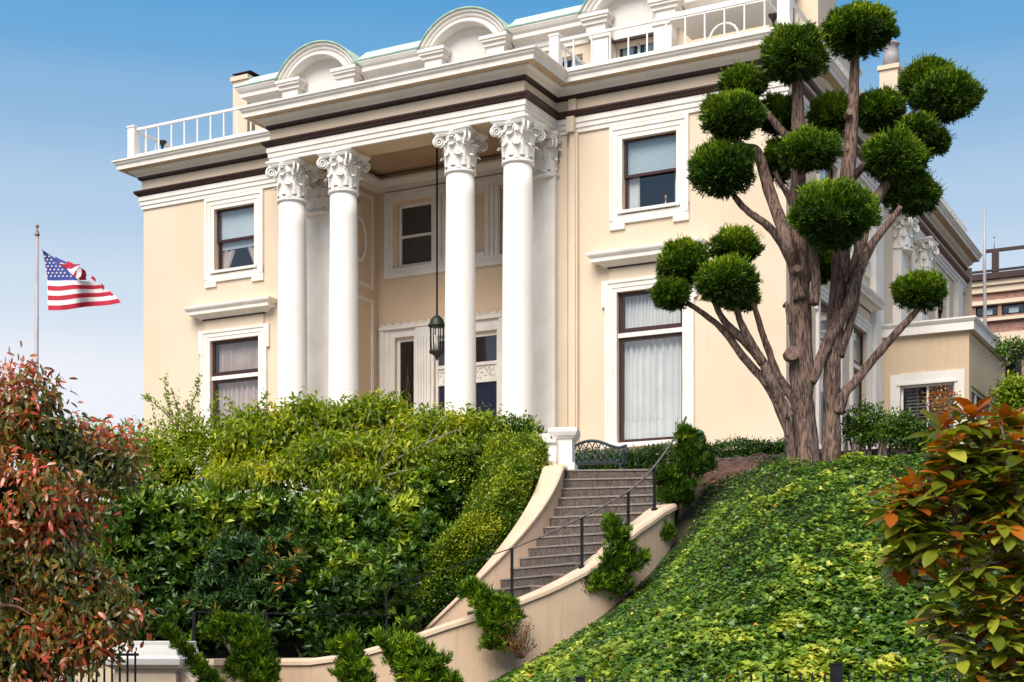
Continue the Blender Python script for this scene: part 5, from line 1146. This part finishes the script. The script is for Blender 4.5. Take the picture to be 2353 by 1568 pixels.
# ---- yellow shrub at the left with long shoots
bl = pb([(440, 1020, 75, 55, 0), (360, 1040, 75, 55, .2), (290, 1050, 70, 50, .3), (520, 1030, 60, 60, -.2), (230, 1040, 60, 45, .5), (170, 1020, 40, 40, 1), (400, 1090, 90, 50, -.4)], 25.8)
sh = [[(440, 1010), (400, 960), (385, 915), (378, 868)], [(460, 1000), (440, 940), (452, 900), (460, 868)], [(420, 1000), (380, 950), (345, 920), (335, 915)], [(500, 990), (490, 940), (500, 905)], [(540, 1000), (570, 950), (600, 925), (612, 905)], [(560, 1000), (545, 950), (520, 915)], [(430, 1000), (410, 940), (395, 900)], [(480, 1000), (440, 960), (430, 925)], [(330, 1020), (300, 985), (280, 970)], [(620, 990), (600, 960), (615, 935)]]
YS = plant('yellow_green_shrub', 'loose yellow green shrub with long thin shoots rising before the left wing', 'shrub', bl, 2600, 7, L_lime, .085, .22, corek=.55, clumps=(10, .38, .8),
      out=.6, up=.2, jit=.8, rad=.09, vm=.42, vs=.18, freq=1.1, shell=(.6, 1.15), bump=.35)
m_ = MB(); PP = []; 
for s_ in sh:
    C_ = catmull([tuple(at(x, y, 25.4)) for x, y in s_], 8); m_.tube(C_, list(np.linspace(.012, .004, len(C_))), 5)
    for q in C_: PP += [np.array(q)] * 3
m_.build('long_shoots', M_twig, YS); PP = np.array(PP); sprigs('shoot_leaves', PP, rnd_dirs(len(PP)), 2, L_lime, .07, .22, YS, out=.5, jit=.8, up=.5, rad=.03, vm=.35, vs=.15)

# ---- dark glossy shrubs on the bank left of the stairs
def rosette(name, label, pts_blobs, d, n, mat, group, L=.145, vm=.44, k=9, corek=.68, shape='kite', wd=.19, off=0., **kw):
    bl = pb(pts_blobs, d); return plant(name, label, 'shrub', bl, n, k, mat, L, wd, corek=corek, group=group, out=.35, up=.75, jit=1.25, rad=.015, vm=vm, vs=.10, freq=1.5, nup=.5, shape=shape, bump=.25, shell=(.6, 1.08), bend=.15, clumps=(10, .42, .75), **kw)
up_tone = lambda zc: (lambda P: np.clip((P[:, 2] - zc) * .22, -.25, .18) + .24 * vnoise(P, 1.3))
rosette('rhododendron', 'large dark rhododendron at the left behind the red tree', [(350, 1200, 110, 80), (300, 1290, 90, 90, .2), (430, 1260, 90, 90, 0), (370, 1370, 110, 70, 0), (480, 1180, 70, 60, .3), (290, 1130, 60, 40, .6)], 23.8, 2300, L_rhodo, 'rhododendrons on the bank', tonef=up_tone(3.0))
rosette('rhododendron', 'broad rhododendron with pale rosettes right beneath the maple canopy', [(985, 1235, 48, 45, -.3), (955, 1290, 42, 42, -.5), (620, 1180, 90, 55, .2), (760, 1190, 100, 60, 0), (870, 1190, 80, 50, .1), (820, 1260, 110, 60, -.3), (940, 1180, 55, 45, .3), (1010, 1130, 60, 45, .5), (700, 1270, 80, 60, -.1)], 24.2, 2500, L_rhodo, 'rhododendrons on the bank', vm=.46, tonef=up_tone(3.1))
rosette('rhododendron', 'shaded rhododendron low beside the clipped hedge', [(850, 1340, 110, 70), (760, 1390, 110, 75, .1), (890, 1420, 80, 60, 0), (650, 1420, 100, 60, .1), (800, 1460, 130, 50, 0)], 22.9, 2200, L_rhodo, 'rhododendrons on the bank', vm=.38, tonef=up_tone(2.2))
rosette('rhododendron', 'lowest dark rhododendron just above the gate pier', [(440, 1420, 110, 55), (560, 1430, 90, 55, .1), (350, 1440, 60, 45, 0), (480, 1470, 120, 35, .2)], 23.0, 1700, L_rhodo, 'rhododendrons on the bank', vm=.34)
plant('blue_green_shrub', 'narrow leaved blue green shrub with a few orange leaves, amid the rhododendrons', 'shrub', pb([(560, 1290, 75, 55), (620, 1320, 60, 50), (500, 1350, 45, 40), (640, 1270, 50, 40, .1), (470, 1395, 40, 25, -.1), (590, 1360, 60, 35, 0)], 22.7), 650, 16, L_blue, .15, .11, corek=.7, clumps=(8, .45, .8), out=.4, up=.45, jit=1.1, rad=.015, vm=.5, vs=.14, shell=(.75, 1.1), bend=.3)
plant('dark_shrub', 'dark leaved shrub growing against the white balustrade beside the pedestal', 'shrub', pb([(1190, 1005, 52, 38), (1150, 1040, 55, 40, .1), (1210, 1045, 40, 40), (1120, 1090, 60, 45, 0), (1060, 1120, 50, 40, .1), (1180, 1075, 40, 30)], 25.9), 1500, 8, L_rhodo, .085, .22, corek=.75, vm=.36, vs=.15, out=.6, up=.3, jit=.8, rad=.05)

# ---- clipped hedge following the inner wall
HG = thing('clipped_hedge', 'tall clipped yellow green hedge sloping down inside the curved stair wall', 'hedge')
def hedge_top(a): return np.interp(a, [-15, 4, 30, 60, 90, 115, 150], [5.15, 5.05, 4.65, 4.05, 3.45, 3.0, 2.5])
n = 9500; a_ = RNG.uniform(-14, 165, n); tp_ = RNG.random(n) < .38; rho_o = 1.33 + .05 * np.sin(a_ * .2); ht = hedge_top(a_); zb_ = np.array([znose(max(a, 4)) - .2 for a in a_]); zb_ = np.maximum(zb_, 1.3)
rh = np.where(tp_, RNG.uniform(.2, 1, n) ** .6 * rho_o, rho_o); zz = np.where(tp_, ht, zb_ + (ht - zb_) * RNG.random(n)); ar = np.radians(a_)
P = np.stack([SCX + rh * np.cos(ar), SCY - rh * np.sin(ar), zz], 1); Nn = np.where(tp_[:, None], UP, np.stack([np.cos(ar), -np.sin(ar), 0 * ar], 1))
bmp = np.array([noise.noise(Vector(p * 1.6)) for p in P]); P = P + Nn * (bmp * .13 + RNG.normal(size=n) * .025)[:, None]; rnd_ = np.clip((rh - 1.15) * (zz - ht + .15) * 4, 0, 1); 
tn = np.clip(1 - (ht - P[:, 2]) * 1.25, -.30, .42)  # sunlit top painted into the leaf tone, darker lower down
q_ = 1500; aq = RNG.uniform(0, 2 * math.pi, q_); zq = RNG.uniform(2.4, 4.98, q_); rq = .34 + .05 * np.sin(aq * 3 + zq * 2)
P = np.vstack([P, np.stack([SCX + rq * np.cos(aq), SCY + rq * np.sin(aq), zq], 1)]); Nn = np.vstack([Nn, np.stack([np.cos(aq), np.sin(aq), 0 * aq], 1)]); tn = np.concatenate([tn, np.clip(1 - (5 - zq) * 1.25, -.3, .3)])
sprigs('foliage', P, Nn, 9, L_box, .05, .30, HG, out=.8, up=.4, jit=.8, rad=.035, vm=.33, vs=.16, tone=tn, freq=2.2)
mb = MB(); k = 40; vs = []; fs = []
for i in range(k + 1):
    a = -8 + 165 * i / k; x, y = pol(1.18, a); zt = float(hedge_top(a)) - .16; x2, y2 = pol(.22, a); vs += [(x, y, 1.0), (x, y, zt), (x2, y2, zt - .02)]
for i in range(k): q = 3 * i; fs += [(q, q + 3, q + 4, q + 1), (q + 1, q + 4, q + 5, q + 2)]
mb.add(vs, fs); mb.lathe((SCX, SCY, 1.5), [(.26, 0), (.26, 2.2), (.24, 3.3), (.05, 3.4)], 12); mb.build('dark_core', M_core, HG)

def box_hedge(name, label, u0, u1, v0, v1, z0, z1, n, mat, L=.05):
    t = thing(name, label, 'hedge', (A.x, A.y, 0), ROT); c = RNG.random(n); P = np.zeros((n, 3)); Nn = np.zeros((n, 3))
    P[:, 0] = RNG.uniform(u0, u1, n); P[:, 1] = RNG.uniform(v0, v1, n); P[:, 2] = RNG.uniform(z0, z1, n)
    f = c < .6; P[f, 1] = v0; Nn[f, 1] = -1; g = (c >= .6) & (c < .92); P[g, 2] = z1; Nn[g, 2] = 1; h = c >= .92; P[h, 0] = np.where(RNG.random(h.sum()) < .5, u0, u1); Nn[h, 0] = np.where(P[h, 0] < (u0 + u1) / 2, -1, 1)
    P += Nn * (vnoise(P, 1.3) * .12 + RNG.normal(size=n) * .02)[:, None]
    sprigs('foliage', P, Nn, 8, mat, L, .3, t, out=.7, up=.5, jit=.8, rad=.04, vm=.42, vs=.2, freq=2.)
    m_ = MB(); m_.box(u0 + .08, u1 - .08, v0 + .08, v1 - .08, z0 - .3, z1 - .08); m_.build('dark_core', M_core, t); return t
box_hedge('low_hedge', 'low dark clipped hedge along the terrace beneath the tall right window', 13.2, 18.6, -3.1, -2.3, 4.6, 5.47, 4200, L_low)

# ---- shrubs to the right of the cedar, behind the kerb
def multi(name, label, blobs, d, n, mat, k=8, L=.06, base=None, **kw):
    bl = pb(blobs, d); st = []
    for i, b in enumerate(bl):
        for q in range(3): x0 = b[0] + random.uniform(-.2, .2); st.append(([(x0, b[1], hgt(x0, b[1]) - .05 if b[2] > 3 else 0), (x0 + random.uniform(-.1, .1), b[1], b[2] - b[5] * .5), (b[0] + random.uniform(-.3, .3) * b[3], b[1], b[2] + b[5] * .3)], [.02, .015, .006]))
    return plant(name, label, 'shrub', bl, n, k, mat, L, .27, stems=st, corek=.35, out=.5, up=.5, jit=.9, rad=.045, shell=(.4, 1.12), bump=.35, vs=.2, **kw)
multi('evergreen_shrub', 'open twiggy evergreen shrub just right of the cedar trunk', [(1985, 965, 38, 30), (1965, 990, 30, 26, .1), (2015, 985, 34, 28), (1995, 1005, 30, 16)], 22.6, 620, L_low, vm=.55)
multi('evergreen_shrub', 'leafy evergreen shrub before the annex window, with pale new leaves', [(2068, 975, 30, 24), (2045, 992, 28, 22), (2100, 998, 30, 22), (2128, 992, 24, 22, .2), (2090, 1012, 46, 13)], 22.2, 760, L_low, vm=.66)
plant('orange_shrub', 'small orange tipped shrub in front of the annex window', 'shrub', pb([(2150, 915, 22, 18), (2178, 925, 22, 20), (2155, 945, 20, 20)], 20.5), 110, 8, L_mag, .045, .3, corek=0, vm=.7, vs=.14, out=.5, up=.5, jit=.9, rad=.05)
plant('lime_bush', 'bright lime green bush beyond the annex at the right edge', 'bush', pb([(2330, 905, 40, 30), (2375, 915, 50, 40), (2325, 950, 40, 30)], 38), 900, 8, L_lime, .12, .25, corek=.8, vm=.5, out=.6, up=.4, jit=.8, rad=.09)
plant('trailing_plant', 'small trailing plant on the far corner of the annex roof', 'plant', pb([(2318, 803, 26, 14), (2345, 800, 20, 16), (2335, 815, 26, 12)], 33), 200, 7, L_low, .10, .25, corek=0, vm=.6, out=.5, up=.2, jit=.9, rad=.08, stems=[([tuple(at(2300, 815, 33)), tuple(at(2325, 798, 33)), tuple(at(2350, 800, 33))], [.02, .015, .008])])

# ---- junipers trained against the walls
def juniper(label, blobs, d, n, stems_px, name='twisted_juniper', vm=.46):
    bl = pb([(b[0], b[1], b[2] * .86, b[3] * .86) for b in blobs], d); st = [([tuple(at(x, y, d + .08)) for x, y in s_], list(np.linspace(.035, .012, len(s_)))) for s_ in stems_px]
    return plant(name, label, 'juniper', bl, int(n * .9), 18, L_jun, .095, .085, stems=st, smat=M_twigr, corek=.6, group='twisted junipers along the stair wall', out=.55, up=.8, jit=.42, rad=.018, vm=vm, vs=.13, freq=9, bump=.85, shell=(.55, 1.12), back=.3, shape='blade')
juniper('twisted juniper leaning over the middle of the curved wall', [(1082, 1358, 28, 20), (1108, 1376, 30, 22), (1128, 1402, 34, 26), (1165, 1392, 24, 20), (1175, 1415, 22, 16), (1130, 1432, 30, 22), (1152, 1452, 30, 20), (1140, 1478, 30, 18)], 20.6, 1300, [[(1200, 1512), (1170, 1470), (1145, 1430), (1110, 1385), (1085, 1360)]])
juniper('juniper with a raised head before the upper stair wall, right of the second handrail post', [(1404, 1208, 18, 22), (1420, 1232, 26, 24), (1432, 1262, 26, 24), (1412, 1288, 28, 22), (1402, 1318, 28, 22), (1345, 1350, 26, 15), (1370, 1335, 22, 14), (1440, 1300, 34, 16), (1470, 1285, 20, 14), (1420, 1345, 34, 16)], 21.5, 1500, [[(1440, 1395), (1425, 1350), (1415, 1290), (1410, 1220)], [(1430, 1370), (1390, 1350), (1345, 1350)]], vm=.36)
juniper('dark pompon juniper standing at the top right of the steps', [(1575, 1000, 22, 20), (1590, 1030, 34, 26), (1570, 1055, 26, 22), (1605, 1070, 34, 24), (1540, 1095, 32, 28), (1560, 1125, 32, 26), (1535, 1140, 24, 20), (1575, 1150, 20, 16)], 22.9, 1700, [[(1545, 1205), (1545, 1160), (1555, 1110), (1590, 1060), (1578, 1000)]], vm=.22)
juniper('small low juniper where the outer stair wall ends', [(1512, 1232, 24, 15), (1530, 1222, 16, 16), (1490, 1250, 18, 12), (1475, 1262, 14, 10)], 22.6, 420, [[(1530, 1262), (1515, 1240), (1490, 1250)]])
juniper('tall spiralling juniper with a feathery top in front of the parapet', [(515, 1430, 24, 12), (545, 1436, 22, 14), (575, 1448, 24, 22), (500, 1450, 18, 14), (560, 1478, 28, 20), (590, 1480, 24, 24), (575, 1510, 34, 20), (600, 1530, 28, 22), (560, 1545, 32, 16), (600, 1562, 34, 18), (540, 1530, 14, 8)], 19.2, 1500, [[(590, 1620), (585, 1540), (575, 1480), (550, 1440)]])
juniper('slim juniper branch slanting across the gate pier', [(385, 1452, 7, 6), (398, 1466, 9, 7), (412, 1482, 10, 8), (428, 1500, 12, 9), (446, 1522, 14, 10), (462, 1542, 15, 11), (480, 1562, 16, 12), (498, 1585, 18, 14)], 18.9, 560, [[(520, 1620), (470, 1550), (420, 1490), (378, 1445)]])
juniper('short dense juniper between two others at the bottom edge', [(775, 1490, 18, 12), (800, 1478, 18, 18), (806, 1505, 28, 20), (815, 1532, 32, 20), (800, 1550, 30, 18), (830, 1568, 32, 22)], 19.3, 900, [[(840, 1630), (815, 1540), (800, 1480)]])
juniper('broad wind swept juniper at the foot of the curved wall', [(870, 1466, 12, 12), (885, 1482, 16, 12), (930, 1474, 22, 12), (905, 1500, 24, 18), (950, 1496, 34, 20), (935, 1528, 36, 20), (985, 1528, 36, 22), (960, 1560, 44, 22), (1015, 1566, 34, 20)], 19.4, 1500, [[(1000, 1640), (970, 1560), (930, 1500), (875, 1465)]])
# bare reddish twigs below the first juniper
TW = thing('bare_shrub', 'thin reddish bare twigs against the wall beside the leaning juniper', 'shrub'); m_ = MB(); rr = random.Random(11); PP = []
for i in range(26):
    x0 = 1195 + rr.uniform(-8, 8); x1 = x0 + rr.uniform(-45, 30); y1 = 1440 + rr.uniform(-15, 50); C_ = catmull([tuple(at(x0, 1512, 20.5)), tuple(at((x0 + x1) / 2 + rr.uniform(-6, 6), (1505 + y1) / 2, 20.45)), tuple(at(x1, y1, 20.4))], 5); m_.tube(C_, list(np.linspace(.010, .003, len(C_))), 5); PP += [np.array(q) for q in C_[4:]]
m_.build('twigs', M_twigr, TW); PP = np.array(PP); sprigs('foliage', PP, rnd_dirs(len(PP)), 2, L_red, .035, .3, TW, vm=.35, vs=.15, rad=.02)

# ---- magnolia close on the right
MD = 9.2
MG = thing('magnolia', 'magnolia with large glossy green leaves and rusty orange undersides at the right edge', 'tree'); m_ = MB()
ms = lambda x, y, o=0.: tuple(at(x, y, MD + o))
for pts, rad in ([[(2380, 1640), (2330, 1530), (2275, 1440), (2225, 1340), (2200, 1250), (2198, 1150), (2205, 1080)], [.030, .028, .024, .018, .014, .012, .008]], [[(2340, 1560), (2370, 1400), (2360, 1250), (2330, 1100), (2300, 980)], [.028, .022, .018, .014, .008]], [[(2225, 1340), (2290, 1300), (2350, 1270)], [.014, .012, .008]],
                 [[(2200, 1250), (2150, 1200), (2100, 1150)], [.012, .010, .006]], [[(2198, 1180), (2160, 1120), (2120, 1090)], [.010, .008, .006]], [[(2240, 1380), (2200, 1440), (2180, 1480)], [.012, .009, .006]], [[(2210, 1100), (2190, 1010), (2170, 960)], [.010, .008, .006]], [[(2205, 1130), (2250, 1050), (2270, 960)], [.010, .009, .006]]):
    stem(m_, [ms(x, y, .1 * math.sin(x)) for x, y in pts], rad, 8, 5)
m_.build('stem', M_twigr, MG)
ROS = [(2162, 958, 1), (2205, 945, 1), (2235, 935, 1), (2270, 965, .6), (2305, 950, 1), (2345, 965, 1), (2180, 1005, .3), (2225, 1000, .3), (2262, 1010, .4), (2300, 1010, .2), (2345, 1020, .6), (2235, 1050, .2), (2285, 1060, .3), (2340, 1070, .2), (2170, 1050, .7),
       (2080, 1108, 1), (2112, 1096, 1), (2150, 1092, .9), (2190, 1062, 1), (2060, 1135, .8), (2100, 1150, .3), (2145, 1140, .5), (2215, 1105, .2), (2250, 1110, .3), (2300, 1120, .2), (2345, 1130, .3), (2070, 1190, .2), (2115, 1190, .2), (2160, 1185, .4), (2240, 1170, .2), (2290, 1165, .7), (2340, 1180, .8),
       (2068, 1235, .2), (2110, 1240, .4), (2155, 1235, .3), (2200, 1230, .3), (2250, 1235, .2), (2305, 1225, .7), (2345, 1240, .2), (2090, 1270, .3), (2215, 1290, .1), (2260, 1290, .1), (2320, 1290, .2), (2240, 1345, .2), (2300, 1345, .1), (2345, 1340, .2), (2200, 1385, .2), (2290, 1400, .2), (2340, 1410, .3), (2150, 1370, .5), (2215, 1450, .1), (2190, 1410, .3), (2250, 1470, .1), (2320, 1470, .3), (2240, 1520, .2), (2300, 1540, .2), (2345, 1520, .1), (2350, 1570, .2)]
for rep in range(38):
    yq = random.uniform(1000, 1580); ROS.append((random.uniform(2215 if yq < 1290 else 2295, 2440), yq, random.choice((.1, .25, .3, .6))))
for x, y, o_ in list(ROS[:62]):
    for q in range(2): ROS.append((x + random.uniform(-26, 26), y + random.uniform(4, 34), o_ * .5 + .1))
PL, DL, NL, VL, LL = [], [], [], [], []
for x, y, orange in ROS:
    off = random.uniform(-.25, .45); c = np.array(at(x, y + 12, MD + off)); ax = np.array([random.uniform(-.35, .35), random.uniform(-.45, .1), 1.]); ax /= np.linalg.norm(ax)
    k = random.randint(8, 11); ph = random.random() * 6
    for i in range(k):
        a = ph + i * 2.4; el = (.95 if orange > .8 and i < k * .6 else random.uniform(-.45, .55)); h = np.array([math.cos(a), math.sin(a), 0]); d = h * math.cos(el) + ax * math.sin(el) + np.array([0, 0, -.05]); PL.append(c + np.array([0, 0, -.012 * i])); DL.append(d)
        n_ = UP + h * (-.6 if el > .5 else .35) + rnd_dirs(1)[0] * .35; NL.append(n_); o_ = random.random() < (orange * .9 if el > .1 else orange * .45); VL.append(random.uniform(.68, 1) if o_ else random.triangular(.02, .62, .30)); LL.append(random.uniform(.12, .19))
LL = np.array(LL); leaves('foliage', np.array(PL), np.array(DL), np.array(NL), LL, LL * .25, L_mag, np.array(VL), MG, 'long_oval', .25)
